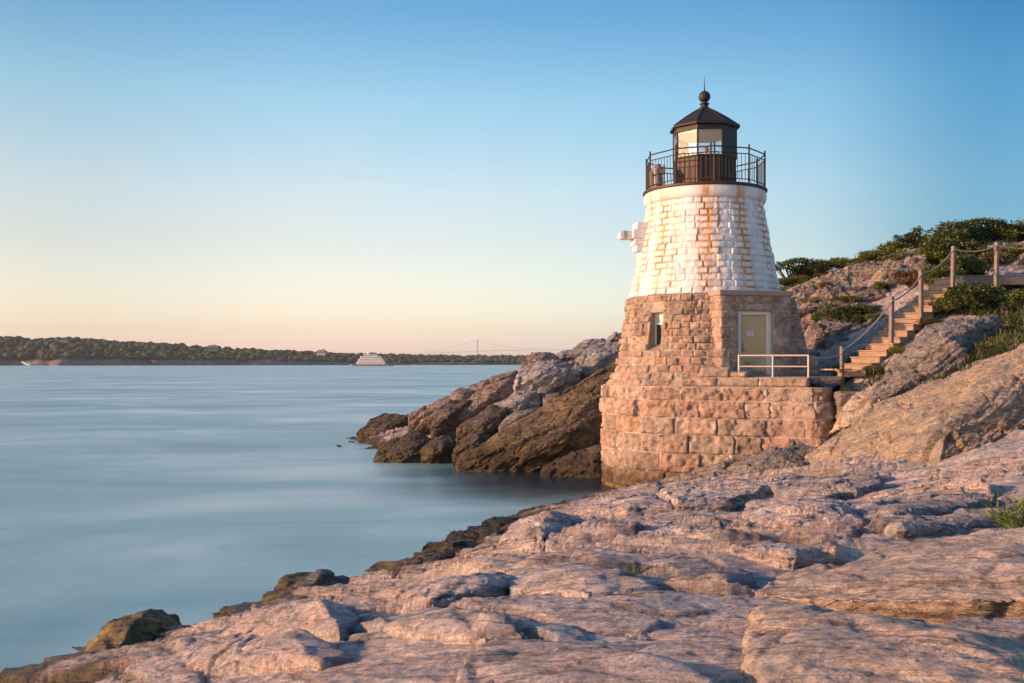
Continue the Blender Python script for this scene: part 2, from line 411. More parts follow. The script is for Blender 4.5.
A[:n, n] = 1; A[:n, n+1:] = cxy; A[n, :n] = 1; A[n+1:, :n] = cxy.T
W = np.linalg.solve(A, np.concatenate([ctl[:, 2], [0, 0, 0]]))
def base_h(x, y):
    q = np.stack([x, y], 1)/20; out = np.empty(len(q))
    for i in range(0, len(q), 60000):
        c = q[i:i+60000]; dd = ((c[:, None]-cxy[None])**2).sum(-1)
        out[i:i+60000] = tps_k(dd)@W[:n]+W[n]+c@W[n+1:]
    return np.clip(out, -6, 16)
def hit(px, py):
    """ground point seen at a picture position (march along the ray)"""
    Ys = np.exp(np.linspace(math.log(3), math.log(60), 240)); X = (px-CX)/F*Ys; Zr = HC-(py-HY)/F*Ys
    g = base_h(X, Ys); k = np.argmax(Zr <= g) if (Zr <= g).any() else 200
    return np.array([X[k], Ys[k]])
A8 = lambda L: [(512+a/2, 440+b/2) for a, b in L]
A7 = lambda L: [(a/2, 480+b/2) for a, b in L]
# joints and ledges of this shore: polyline, step height (far side raised), reach of the step, groove depth
LEDGES = [
 (A8([(150,142),(230,132),(330,112),(480,92),(640,77),(740,82)]), .28, 1.6, .10), (A8([(0,217),(60,215),(95,195),(85,165)]), .16, .8, .12),
 (A8([(100,217),(240,215),(320,203),(410,222),(480,218),(580,215),(640,227)]), .22, 1.2, .08), (A8([(0,157),(80,160),(150,166),(192,156)]), .12, .8, .10),
 (A8([(300,185),(410,192),(430,215)]), .10, .5, .06), (A8([(470,170),(560,180),(650,182),(740,200),(860,190)]), .16, 1.0, .08), (A8([(480,140),(580,152),(680,135),(740,102)]), .22, 1.0, .10),
 (A8([(240,237),(380,240),(460,267)]), .05, .5, .09), (A8([(380,270),(430,290),(490,285)]), .09, .5, .06), (A8([(0,255),(120,242),(230,277),(300,300),(400,315),(490,322)]), .16, .8, .08),
 (A8([(0,377),(80,400),(130,410),(250,442),(330,470),(420,500)]), .05, .4, .07), (A8([(640,165),(700,176),(760,152),(850,132),(900,126)]), .20, 1.2, .10),
 (A8([(560,150),(640,190),(700,205)]), .08, .5, .08), (A8([(760,100),(860,118),(960,128),(1010,120)]), .18, 1.0, .08), (A8([(840,370),(1060,395)]), .03, .3, .03), (A8([(190,330),(250,345),(340,350),(420,345)]), .04, .4, .03), (A8([(60,300),(200,310),(330,330)]), .03, .3, .02),
 (A7([(550,265),(600,262),(680,282),(720,288)]), .10, .6, .08), (A7([(700,288),(695,312),(740,330)]), .07, .4, .06), ([(428,603),(470,616),(520,632),(560,640)], .06, .4, .09), (A7([(165,372),(250,387),(300,410)]), .08, .5, .10),
 (A7([(850,247),(960,280),(1060,300)]), .06, .4, .09), (A7([(795,278),(862,264)]), .04, .2, .06), (A7([(440,250),(500,262),(560,262)]), .08, .4, .06), (A7([(240,350),(400,300),(520,285)]), .04, .4, .03), (A7([(900,235),(1000,225),(1060,235)]), .08, .5, .05), (A7([(300,330),(420,345),(560,370),(640,400)]), .035, .3, .03)]
LEDGES = [(np.array([hit(*q) for q in L]), h, r, g) for L, h, r, g in LEDGES]
def explicit(p):
    d = np.zeros(len(p)); ck = np.zeros(len(p))
    near = (p[:, 1] < 45) & (np.abs(p[:, 0]) < 30); idx0 = np.where(near)[0]; xy = p[idx0, :2]
    w = np.stack([fbm(p[idx0]*1.6, 3, 201), fbm(p[idx0]*1.6, 3, 202)], 1); xy = xy+w*(.03+.007*xy[:, 1:2])
    for L, h, r, g in LEDGES:
        lo = L.min(0)-r*2.5; hi = L.max(0)+r*2.5; k = np.where(((xy > lo) & (xy < hi)).all(1))[0]
        if not len(k): continue
        q = xy[k]; best = np.full(len(k), 99.); sg = np.zeros(len(k)); tt = np.zeros(len(k))
        for i in range(len(L)-1):
            a = L[i]; e = L[i+1]-a; l2 = (e**2).sum()+1e-9; t = np.clip(((q-a)@e)/l2, 0, 1); v = q-a-t[:, None]*e; dd = np.hypot(v[:, 0], v[:, 1])
            s_ = np.sign(e[0]*v[:, 1]-e[1]*v[:, 0])*np.sign(e[0] if abs(e[0]) > 1e-6 else 1); c = dd < best; best = np.where(c, dd, best); sg = np.where(c, s_, sg); tt = np.where(c, i+t, tt)
        endf = sstep(0, .35, tt)*sstep(0, .35, (len(L)-1)-tt)
        wd_ = .010+.0017*q[:, 1]
        up = sstep(-.5, 1.0, sg*best/wd_)*np.exp(-np.maximum(sg*best, 0)/r)
        gr = np.exp(-(best/(wd_*1.3))**2)
        d[idx0[k]] += endf*(h*up*.8-g*gr*.45); ck[idx0[k]] = np.maximum(ck[idx0[k]], endf*gr*.9)
    return d, ck
def rock_detail(p, amp=1.0, seed=0):
    """vertical offset + crack value for bedrock at points p"""
    dist = np.hypot(p[:, 0], p[:, 1])
    q = p.copy()
    q[:, :2] += np.stack([fbm(p*.35, 2, 91, .3), fbm(p*.35, 2, 92, .3)], 1)*.7
    # joints: long blocks running across the slope
    ang = R(-24); ca, sa = math.cos(ang), math.sin(ang)
    u = ca*q[:, 0]+sa*q[:, 1]; v = -sa*q[:, 0]+ca*q[:, 1]
    F1, F2, ID, O = voro(np.stack([u*.26, v*.75], 1), 11+seed, True)
    t1 = (ID*7.3) % 1-.5; t2 = (ID*13.7) % 1-.5
    big = .16*(ID-.5)+.30*t1*O[:, 0]+.34*t2*O[:, 1]; c1 = np.exp(-(F2-F1)/.018)
    F1b, F2b, IDb, Ob = voro(np.stack([u*.8+ID*5, v*2.1], 1), 12+seed, True)
    big2 = .05*(IDb-.5)+.14*((IDb*7.3) % 1-.5)*Ob[:, 0]+.13*((IDb*13.7) % 1-.5)*Ob[:, 1]
    c2 = np.exp(-(F2b-F1b)/.03)*sstep(.35, .65, ID)
    F1c, F2c, IDc, Oc = voro(np.stack([u*2.6+IDb*5, v*6.5], 1), 13+seed, True)
    big3 = .012*(IDc-.5)+.05*((IDc*7.3) % 1-.5)*Oc[:, 0]+.045*((IDc*13.7) % 1-.5)*Oc[:, 1]
    def saw(h, sd_, w, wf, edge):
        s_ = (q@SD)/h+w*fbm(p*wf, 2, sd_, .3)
        fr = s_-np.floor(s_); jmp = sstep(1-edge, 1, fr)
        lay = .55+.45*hash1(np.floor(s_).astype(np.int64), sd_)
        return ((.5-fr)*(1-jmp)+jmp*(-.5+edge*0)*(1-jmp)*0+jmp*0-jmp*(fr-.5)*(1-jmp)*0)*h/SD[2]*lay, np.exp(-np.minimum(fr, 1-fr)/.04)
    ledge = sstep(-.25, .35, fbm(p*np.array([.12, .16, .1]), 3, 77)+.30*sstep(8, 14, p[:, 1])-.15)
    S1, k1 = saw(.40, 3+seed, .9, .16, .06)
    S2, k2 = saw(.15, 4+seed, .8, .35, .12)
    S3, k3 = saw(.05, 5+seed, .8, .7, .2)
    und = fbm(p*np.array([.30, .5, .5]), 3, 7+seed)
    e1, ec1 = explicit(p)
    fr_ = sstep(9, 15, p[:, 1]); d = .12*und+.8*big+(.35+.45*fr_)*big2+(.25+.6*fr_)*big3+ledge*(.15+.85*fr_)*(.58*S1+.30*S2)+(.2+.5*ledge)*(.15*S2*fr_+.30*S3)-.05*c1-.03*c2+.030*(.35-1.6*np.abs(fbm(p*np.array([1.7, 2.6, 2.])+.2*und[:, None], 5, 9+seed, .6)))+.014*fbm(p*12, 4, 19+seed, .75)+e1
    crack = np.clip(c1*1.3-.3, 0, 1)*.8+np.clip(c2*.9-.3, 0, 1)*.6+ledge*(.35*np.clip(k1*1.2-.3, 0, 1)+.2*k2)+ec1
    return d*amp, np.clip(crack, 0, 1)
def make_terrain():
    NU, NV = 800, 820
    uu = np.linspace(-.74, 1.0, NU)
    yy = np.concatenate([np.linspace(-2.5, 4.0, 50)[:-1], np.exp(np.linspace(math.log(4.0), math.log(150), NV-49))])
    U, Y = np.meshgrid(uu, yy); x = (U*np.maximum(Y+1.6, 6.6)).ravel(); y = Y.ravel()
    z = base_h(x, y)
    p = np.stack([x, y, z], 1)
    far = sstep(30, 60, y)
    d, ck = rock_detail(p)
    # keep the detail calmer right under the camera and on the vegetated hill top, stronger at mid distance
    amp = 1.0+.9*far
    amp = amp*(.8+.2*sstep(4, 9, y))
    z = z+d*amp-.05
    p[:, 2] = z
    # bounded pit under tower so bedrock never pokes through the landing
    lx, ly = x-6.93, y-36
    inside = (1-sstep(3.2, 3.7, np.hypot(lx, ly)))
    inside = np.maximum(inside, (1-sstep(0, .5, np.abs(x-8.4)-1.6))*(1-sstep(0, .4, np.abs(y-33.6)-1.9)))
    p[:, 2] = np.where(inside > .01, np.minimum(p[:, 2], p[:, 2]*(1-inside)+inside*np.minimum(p[:, 2], 1.0)), p[:, 2])
    i = np.arange(NU*NV).reshape(NV, NU)
    Q = np.stack([i[:-1, :-1].ravel(), i[:-1, 1:].ravel(), i[1:, 1:].ravel(), i[1:, :-1].ravel()], 1)
    zq = p[:, 2][Q].max(1); Q = Q[zq > -1.6]
    me = fast_mesh('terrain', p, Q); add_attr(me, 'crack', ck)
    return me
terr_me = make_terrain()
terrain = obj('terrain', terr_me, M['bedrock']); tag(terrain, kind='structure')
def ground(x, y):
    p = np.array([[x, y, 0.]]); z = base_h(p[:, 0], p[:, 1]); p[:, 2] = z
    d, _ = rock_detail(p); far = sstep(30, 60, p[:, 1]); amp = (1+.9*far)
    return float((z+d*amp-.05)[0])

# ------------------------------------------------------------------ rocks as hulls
def hull_mesh(pts, vox, seed, amp=.12, lay=.3, sd=None, smoothit=1, fine=1.0, flat=False):
    sd = SD if sd is None else np.array(sd)/np.linalg.norm(sd)
    bm = bmesh.new()
    for q in pts: bm.verts.new(tuple(q))
    r = bmesh.ops.convex_hull(bm, input=bm.verts)
    bmesh.ops.delete(bm, geom=[g for g in set(r['geom_interior']+r['geom_unused']) if isinstance(g, bmesh.types.BMVert)], context='VERTS')
    me = bpy.data.meshes.new('tmp'); bm.to_mesh(me); bm.free()
    o = bpy.data.objects.new('tmp', me); col.objects.link(o)
    m = o.modifiers.new('r', 'REMESH'); m.mode = 'VOXEL'; m.voxel_size = vox; m.use_smooth_shade = True
    s = o.modifiers.new('s', 'SMOOTH'); s.iterations = smoothit; s.factor = .5
    dg = bpy.context.evaluated_depsgraph_get(); dg.update()
    me2 = bpy.data.meshes.new_from_object(o.evaluated_get(dg))
    bpy.data.objects.remove(o); bpy.data.meshes.remove(me)
    nv = len(me2.vertices); V = np.empty(nv*3, np.float32); me2.vertices.foreach_get('co', V); V = V.reshape(-1, 3).astype(float)
    N = np.empty(nv*3, np.float32); me2.vertices.foreach_get('normal', N); N = N.reshape(-1, 3).astype(float)
    off = np.array([seed*3.7, seed*1.3, 0]); q = V+off
    q = q+.3*np.stack([fbm(q*.7, 3, 61), fbm(q*.7, 3, 62), fbm(q*.7, 3, 63)], 1)
    L1, k1 = layers(q, sd, lay, seed, .8, .3, .12)
    L2, k2 = layers(q, sd, lay*.32, seed+3, .9, .6, .25)
    L3, k3 = layers(q, sd, lay*.11, seed+4, .9, .9, .3)
    fa, ca_ = facet3(V+off, sd, 1.9, seed+8); fb, cb_ = facet3(V+off*2, sd, .75, seed+9); fc_, cc_ = facet3(V+off*3, sd, .28, seed+10)
    d = amp*(.35*fbm(V*.55+off, 3, seed+20)+.40*L1+.22*L2+.07*L3-.20*k1-.10*k2+1.0*fa+.55*fb+.24*fc_-.35*ca_-.12*cb_+.34*(.4-2*np.abs(fbm(V*1.9+off, 5, seed+30, .6)))*fine+.07*fine*fbm(V*11+off, 3, seed+31))
    V = V+N*d[:, None]
    me2.vertices.foreach_set('co', V.astype(np.float32).ravel())
    add_attr(me2, 'crack', np.clip(k1*.6-.25, 0, 1)+.12*k2+np.clip(ca_*.9-.35, 0, 1)+np.clip(cb_*.6-.3, 0, 1))
    me2.polygons.foreach_set('use_smooth', np.full(len(me2.polygons), vox < .04)); me2.update()
    return me2
def rock(name, pts, mat, label, cat, vox, seed, amp=.12, lay=.3, sd=None, group=None, fine=1.0):
    me = hull_mesh(pts, vox, seed, amp, lay, sd, fine=fine)
    o = obj(name, me, M[mat]); tag(o, label, cat, group); return o
def zc(poly, ox, oy, s): return [(ox+a/s, oy+b/s) for a, b in poly]
def outline_pts(poly, Y0, thick, lean=.35, bulge=.25):
    """outline in picture -> solid: lower points nearer, upper points farther, body runs back and down"""
    ys = [b for a, b in poly]; y1 = max(ys); y0 = min(ys)
    pts = []
    size = (y1-y0)/F*Y0
    for a, b in poly:
        t = (y1-b)/max(1, (y1-y0)); q = P(a, b, Y0+lean*t*size+.1)
        pts.append(q); bk = q+np.array([0, thick, -.25*thick-.15]); pts.append(bk)
    cx = sum(a for a, b in poly)/len(poly); cy = sum(b for a, b in poly)/len(poly)
    pts.append(P(cx, cy+(y1-y0)*.1, Y0+lean*size*.35-bulge*size))
    lo = [q for q in pts]; zmin = min(q[2] for q in lo)
    for a, b in poly:
        if b > (y0+y1)/2: q = P(a, b, Y0+.3); pts.append(np.array([q[0], q[1]+thick*.3, zmin-.5]))
    return pts
Z5 = (340, 320, 3.657)
pile = [
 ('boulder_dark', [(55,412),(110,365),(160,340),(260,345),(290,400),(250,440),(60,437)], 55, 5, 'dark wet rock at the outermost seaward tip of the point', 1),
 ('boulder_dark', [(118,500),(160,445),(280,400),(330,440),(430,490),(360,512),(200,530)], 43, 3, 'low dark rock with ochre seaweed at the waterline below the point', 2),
 ('boulder_red', [(245,345),(380,280),(470,245),(500,290),(420,350),(330,370)], 50, 3, 'brown sloping rock on the ridge right behind the outermost tip rock', 3),
 ('boulder_grey', [(400,262),(440,240),(490,258),(482,292),(412,297)], 48.5, 1.2, 'small grey rounded rock sitting on the brown ridge near the tip', 4),
 ('boulder_grey', [(468,242),(520,215),(562,230),(500,282),(475,275)], 51, 1.6, 'small upright grey rock on the crest beside the small rounded one', 5),
 ('boulder_red', [(530,217),(650,185),(650,262),(560,270),(430,362),(412,352)], 47, 3, 'long reddish slab slanting down under the big grey block', 6),
 ('boulder_pale', [(640,235),(650,178),(720,142),(880,150),(892,182),(840,226),(700,242)], 44.5, 3, 'big smooth grey block perched on top of the rocky point', 7),
 ('boulder_red', [(655,152),(700,113),(785,118),(800,146),(700,165)], 47.5, 2, 'rock with an orange sunlit end peeking over the big grey block', 8),
 ('boulder_pale', [(788,126),(900,72),(972,68),(965,92),(880,142),(800,150)], 48.5, 2.5, 'long pale flat slab on the skyline left of the lighthouse', 9),
 ('boulder_pale', [(858,140),(925,85),(1040,68),(1040,120),(930,208),(888,200)], 45.5, 3, 'large angular grey slab leaning between the perched block and the lighthouse', 10),
 ('boulder_pale', [(970,72),(1000,42),(1040,38),(1040,80),(985,84)], 50, 2, 'small pale rock topping the skyline just left of the lighthouse', 11),
 ('boulder_pale', [(548,312),(640,262),(700,250),(742,290),(730,322),(640,352)], 42.8, 2, 'pale rounded boulder in the middle of the pile', 12),
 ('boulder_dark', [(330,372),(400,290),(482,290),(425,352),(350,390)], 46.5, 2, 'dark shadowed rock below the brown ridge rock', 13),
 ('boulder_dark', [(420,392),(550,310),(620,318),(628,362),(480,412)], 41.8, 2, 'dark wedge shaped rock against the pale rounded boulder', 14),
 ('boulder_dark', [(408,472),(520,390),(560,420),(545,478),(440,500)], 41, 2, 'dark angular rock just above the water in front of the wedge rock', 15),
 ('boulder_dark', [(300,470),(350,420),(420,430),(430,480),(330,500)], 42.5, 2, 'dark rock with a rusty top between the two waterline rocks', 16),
 ('boulder_umber', [(430,505),(560,430),(720,335),(870,240),(1040,120),(1090,240),(1080,420),(950,470),(760,535),(560,550)], 39.3, 3, 'huge tilted slab with yellow brown face reaching down to the dark water', 17),
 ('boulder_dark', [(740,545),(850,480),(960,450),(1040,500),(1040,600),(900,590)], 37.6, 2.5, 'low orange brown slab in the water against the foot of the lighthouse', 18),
 ('boulder_grey', [(722,250),(740,238),(790,245),(780,275),(735,275)], 43.6, 1.0, 'small grey stone wedged under the right end of the perched block', 19),
 ('boulder_grey', [(740,280),(770,262),(835,268),(800,300),(745,303)], 42.6, 1.0, 'small flat grey stone lying right of the pale rounded boulder', 20),
 ('boulder_grey', [(640,330),(735,318),(700,345),(600,392),(580,385)], 41.4, 1.2, 'narrow grey stone in the gap above the huge tilted slab', 21),
]
for mat, poly, Y0, th, lab, sd_ in pile:
    th_ = th
    rock('boulder', outline_pts(zc(poly, *Z5), Y0, th_, .55), mat, lab, 'boulder', [.095, .08][Y0 < 41], sd_, amp=.11 if th > 1.5 else .06, lay=.45, sd=(-.45, .3, .84))
# big boulder on the right, and the ones round the stairs
Z2 = (800, 340, 4.268)
big = [P(*a) for a in [(806, 458, 27.5), (830, 442, 27.2), (880, 405, 26.3), (930, 387, 25.2), (975, 366, 24.2), (1030, 340, 23), (1100, 318, 22), (1180, 330, 21.5),
      (838, 470, 24.6), (880, 480, 23.0), (935, 482, 20.2), (985, 474, 20.9), (1040, 456, 22.2), (1120, 444, 24.5), (900, 435, 22.6), (985, 395, 22.2), (945, 425, 20.6), (1060, 395, 23.0), (1150,370,24)]]
big += [q+np.array([.3, 3.2, -1.2]) for q in big[:8]]+[np.array([q[0], q[1]+.5, .6]) for q in big[8:14]]
rock('boulder', big, 'boulder_tan', 'huge tan boulder right of the lighthouse wall, sunlit left and shaded right', 'boulder', .06, 31, amp=.12, lay=.40, sd=(-.45, .35, .82))
b2 = [P(*a) for a in [(870, 402, 28.5), (891, 360, 29.5), (926, 327, 30.5), (950, 318, 31), (988, 312, 31), (1003, 320, 31), (1000, 350, 30), (985, 395, 28.5), (930, 372, 28.2), (940, 335, 28.8), (960, 340, 28.4)]]
b2 += [q+np.array([.2, 2.2, -.9]) for q in b2[1:6]]+[np.array([q[0], q[1]+.5, 1.6]) for q in (b2[0], b2[6])]
rock('boulder', b2, 'boulder_grey', 'domed grey boulder with layered cracks just below the stairs', 'boulder', .055, 32, amp=.15, lay=.35, sd=(-.35, .1, .93))
b3 = [P(*a) for a in [(840, 414, 29.6), (862, 390, 30.3), (888, 376, 30.2), (880, 397, 28.8), (850, 425, 28.4), (896, 388, 28.3)]]
b3 += [q+np.array([.1, 1.4, -.7]) for q in b3[:3]]
rock('boulder', b3, 'slab', 'small tan ledge rock between the domed boulder and the lighthouse landing', 'boulder', .05, 33, amp=.13, lay=.2)
b4 = [P(*a) for a in [(1006, 336, 31.5), (1018, 328, 31.5), (1060, 318, 31), (1060, 340, 29.5), (1008, 352, 30.2)]]
b4 += [q+np.array([.3, 1.5, -.8]) for q in b4]
rock('boulder', b4, 'boulder_grey', 'grey rock at the right edge above the huge tan boulder', 'boulder', .07, 34, amp=.15)
# rocks behind the stairs
hill_rocks = [
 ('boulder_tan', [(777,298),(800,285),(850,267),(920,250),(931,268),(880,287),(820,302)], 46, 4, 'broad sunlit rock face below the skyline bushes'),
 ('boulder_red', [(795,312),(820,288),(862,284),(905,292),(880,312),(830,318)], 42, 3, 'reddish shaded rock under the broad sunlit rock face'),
 ('boulder_grey', [(806,354),(840,330),(890,318),(905,325),(860,352),(820,366)], 37.8, 3, 'long blue grey slab beside the lower stairs, behind the lighthouse'),
 ('boulder_grey', [(812,325),(850,305),(895,300),(900,315),(850,330),(815,338)], 40, 2.5, 'flat grey slab above the long blue grey slab'),
 ('boulder_tan', [(880,270),(925,253),(930,270),(905,285),(880,285)], 44.5, 2.5, 'pale pointed rock below the skyline bushes near the stair top'),
 ('boulder_grey', [(985,275),(1035,250),(1060,262),(1040,285),(1000,290)], 43, 3, 'smooth pale rock behind the boardwalk at the right edge'),
]
for k, (mat, poly, Y0, th, lab) in enumerate(hill_rocks):
    rock('boulder', outline_pts(poly, Y0, th, 1.3, .1), mat, lab, 'boulder', .09, 41+k, amp=.22, lay=.35)
# foreground slabs
s1 = [P(*a) for a in [(752, 591, 7.9), (775, 573, 8.4), (830, 561, 8.8), (900, 546, 9.1), (1000, 528, 9.3), (1100, 520, 9.4), (1250, 528, 9.2),
      (790, 596, 7.5), (850, 599, 7.1), (900, 599, 6.9), (1000, 599, 6.6), (1100, 600, 6.4), (1250, 610, 6.3), (900, 575, 7.5), (1050, 570, 7.3),
      (780, 603, 7.8), (830, 611, 7.4), (900, 617, 7.1), (1000, 619, 6.9), (1250, 625, 6.6)]]
s1 += [q+np.array([.1, .5, -.5]) for q in s1[:7]]+[q+np.array([0, .06, -.25]) for q in s1[15:20]]
rock('ledge_rock', s1, 'slab', 'smooth peach slab overhanging a dark seam at the lower right corner', 'rock slab', .032, 51, amp=.06, lay=.16, sd=(.05, .30, .95), fine=1.1)
s2 = [P(*a) for a in [(640, 490, 30.5), (700, 470, 29.6), (745, 458, 29.2), (800, 443, 28.8), (826, 452, 28), (800, 470, 26.8), (740, 482, 27.2), (670, 497, 28.6), (770, 452, 27.6)]]
s2 += [q+np.array([.1, .8, -.8]) for q in s2]
rock('ledge_rock', s2, 'boulder_grey', 'dark layered ledge lying against the foot of the lighthouse wall', 'rock slab', .05, 52, amp=.17, lay=.22)
s3 = [P(*a) for a in [(930, 485, 19), (975, 468, 19), (1040, 452, 18.6), (1100, 450, 18), (1100, 500, 15.5), (1030, 503, 15.5), (975, 497, 16.5), (1010, 475, 16.8)]]
s3 += [q+np.array([.1, .6, -.9]) for q in s3]
rock('ledge_rock', s3, 'slab', 'rounded pink slab at the right edge below the huge tan boulder', 'rock slab', .045, 53, amp=.12, lay=.3)
# layered slabs of the middle ground: tops dip away from the sun, broken edges face it
def ground_slab(poly, h, mat, label, seed, vox=.042, amp=.075, lay=.14, tilt=(.75, .66)):
    g = np.array([hit(*q) for q in poly]); z = base_h(g[:, 0], g[:, 1]); u = g@np.array(tilt); u = (u-u.min())/(u.max()-u.min())
    h = h*(.62 if h > .2 else .7); top = np.column_stack([g, z+h*(1.0-.85*u)]); bot = np.column_stack([g+(g-g.mean(0))*.06, z-.35])
    c = g.mean(0); ctr = np.array([c[0], c[1], z.mean()+h*.5])
    inner = top.copy(); inner[:, :2] = c+(inner[:, :2]-c)*.6; inner[:, 2] += .01
    rock('ledge_rock', list(top)+list(bot)+list(inner)+[ctr], mat, label, 'rock slab', vox, seed, amp=amp*1.15, lay=lay, sd=(.1, .3, .95))
ground_slab(A8([(290,112),(380,92),(540,74),(600,88),(560,104),(470,112),(430,138),(330,142)]), .42, 'bedrock', 'pink ledge in the foreground just below the dark ledge at the tower foot', 201, .05, .10)
ground_slab(A8([(480,92),(640,76),(730,82),(745,104),(690,134),(630,134),(590,112),(500,118)]), .48, 'bedrock_shade', 'dark blue grey shaded ledge left of the huge tan boulder foot', 202, .05, .10)
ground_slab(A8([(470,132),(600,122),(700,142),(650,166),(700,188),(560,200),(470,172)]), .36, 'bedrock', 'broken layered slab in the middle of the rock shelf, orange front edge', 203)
ground_slab(A8([(650,158),(740,116),(880,112),(960,130),(900,154),(760,184)]), .34, 'bedrock_shade', 'blue grey cracked slab right of the broken layered slab', 204)
ground_slab(A8([(0,172),(100,156),(180,164),(110,196),(60,216),(-20,220)]), .26, 'bedrock', 'small pink slab at the outer edge of the shelf ending in a dark notch', 205)
ground_slab(A8([(110,196),(230,170),(400,172),(450,188),(412,217),(240,215),(110,215)]), .32, 'bedrock', 'long pink slab with an orange front edge right of the dark notch', 206)
ground_slab(A8([(440,212),(560,206),(640,218),(655,238),(560,246),(440,236)]), .22, 'bedrock', 'thin pink slab just behind the tip of the peach slab', 207)
ground_slab(A8([(740,192),(870,166),(960,146),(1010,156),(900,192),(770,208)]), .26, 'bedrock_shade', 'blue grey slab between the peach slab and the huge tan boulder', 208)
ground_slab(A8([(140,120),(230,112),(300,118),(320,142),(230,150),(120,156)]), .24, 'bedrock', 'pale slab near the inlet at the top of the shelf', 209, .05)
ground_slab(A8([(-10,268),(110,248),(230,282),(300,306),(150,322),(-10,310)]), .13, 'bedrock', 'low wide slab with a curved front edge left of the tiny green plant', 210, .034, .045)
ground_slab(A7([(440,318),(520,268),(640,262),(716,290),(680,316),(540,330)]), .14, 'bedrock', 'low rounded slab above the left shore, ending in a dark crack', 211, .034, .05)
ground_slab(A7([(780,250),(900,205),(1000,196),(1040,215),(960,240),(860,262)]), .20, 'bedrock', 'pink slab above the left shore beside the long dark shore ledge', 212, .04, .06)
ground_slab(A8([(-60, 384),(60,394),(130,412),(250,442),(330,470),(410,510),(-120,520)]), .085, 'bedrock', 'low slab at the bottom edge in the middle, cut off by a long diagonal crack', 213, .030, .04)
ground_slab(A8([(486,330),(620,345),(760,380),(900,402),(1060,410),(1080,520),(500,520),(468,430),(480,380)]), .075, 'slab', 'streaky tan rock face at the bottom right below the peach slab', 214, .032, .05, .09)
ground_slab(A7([(350,350),(470,330),(640,338),(700,352),(640,378),(480,392),(380,385)]), .075, 'bedrock', 'flat oval slab in the lower left of the rock shelf', 216, .032, .04)
ground_slab(A7([(720,300),(860,262),(980,288),(1060,318),(960,330),(820,322)]), .10, 'bedrock', 'low pale slab left of centre with a small dark gouge', 217, .034, .05)
ground_slab(A8([(300,245),(380,243),(462,270),(500,290),(430,296),(330,280)]), .13, 'bedrock_shade', 'small blue grey slab just left of the peach slab tip', 218, .036, .05)
ground_slab(A8([(690,136),(780,100),(900,96),(960,108),(880,116),(740,128)]), .30, 'bedrock', 'pale pink slab directly under the foot of the huge tan boulder', 219, .05, .08)
# seaweed covered rocks in the water
def weedmat():
    t = NT('seaweed_rock'); p = t.pos()
    a = t.noise(p, 2.2, 6, .7); b = t.noise(p, 14, 6, .8)
    c = t.ramp(a, [(.36, (.03, .018, .008)), (.5, (.10, .065, .012)), (.62, (.26, .18, .022))])
    c = t.mix(.7, c, t.ramp(b, [(.35, .3), (.62, 1.3)]), 'MULTIPLY')
    nn = t.bump(b, .9, .06); return t.set(c, .5, nn)
M['weed'] = weedmat()
w1 = [P(*a) for a in [(72, 662, 14.2), (100, 628, 14.7), (125, 611, 15.2), (150, 606, 15.4), (175, 613, 15.6), (182, 624, 15.6), (150, 640, 14.2), (110, 665, 13.3), (130, 625, 14.2)]]
w1 += [q+np.array([0, .7, -.7]) for q in w1]
rock('seaweed_rock', w1, 'weed', 'largest ochre seaweed covered rock at the water edge, lower left', 'rock', .035, 61, amp=.09, lay=.2, fine=1.8)
w2 = [P(*a) for a in [(255, 601, 16.6), (280, 578, 17.6), (300, 570, 18.0), (318, 571, 18.2), (300, 588, 17.0), (275, 602, 16.4)]]
w2 += [q+np.array([.1, .6, -.6]) for q in w2]
rock('seaweed_rock', w2, 'weed', 'ochre seaweed strip on the outer side of the pointed shore rock', 'rock', .035, 62, amp=.06, fine=1.6)
w3 = [P(*a) for a in [(268, 602, 16.0), (300, 580, 17.2), (322, 572, 17.8), (362, 580, 18.0), (350, 592, 16.6), (300, 606, 15.6), (315, 585, 16.6)]]
w3 += [q+np.array([.1, .6, -.6]) for q in w3]
rock('ledge_rock', w3, 'boulder_grey', 'pointed grey shore rock with a seaweed strip along its outer side', 'rock slab', .035, 63, amp=.08, lay=.15)
w4 = [P(*a) for a in [(390, 573, 19.6), (420, 548, 21), (470, 523, 24), (515, 514, 26.5), (540, 517, 27), (500, 535, 22.5), (430, 566, 18.8), (460, 540, 21.4)]]
w4 += [q+np.array([.1, .8, -.7]) for q in w4]
rock('ledge_rock', w4, 'boulder_dark', 'long dark shore ledge streaked with seaweed, left of the pink ledges', 'rock slab', .045, 64, amp=.13, lay=.2)
w5 = [P(*a) for a in [(222, 607, 15.4), (245, 601, 15.8), (270, 603, 15.6), (262, 615, 14.6), (235, 620, 14.6)]]
w5 += [q+np.array([.1, .5, -.5]) for q in w5]
rock('ledge_rock', w5, 'boulder_dark', 'small brown wet rock between the two seaweed patches', 'rock slab', .03, 65, amp=.05)
w6 = [P(*a) for a in [(363, 572, 20.6), (378, 563, 21.2), (400, 561, 21.2), (412, 568, 20.6), (385, 576, 20.2)]]
w6 += [q+np.array([0, .5, -.5]) for q in w6]
rock('seaweed_rock', w6, 'weed', 'low seaweed covered rock awash beside the long dark shore ledge', 'rock', .035, 66, amp=.05, fine=1.5)
w7 = [P(*a) for a in [(335, 446.0, 51.6), (338, 443.8, 51.8), (341, 444.5, 51.6), (341, 446.5, 51.2)]]; w7 += [q+np.array([0, .3, -.4]) for q in w7]
rock('boulder', w7, 'boulder_dark', 'tiny dark rock tip alone in the water left of the point', 'boulder', .06, 67, amp=.03)

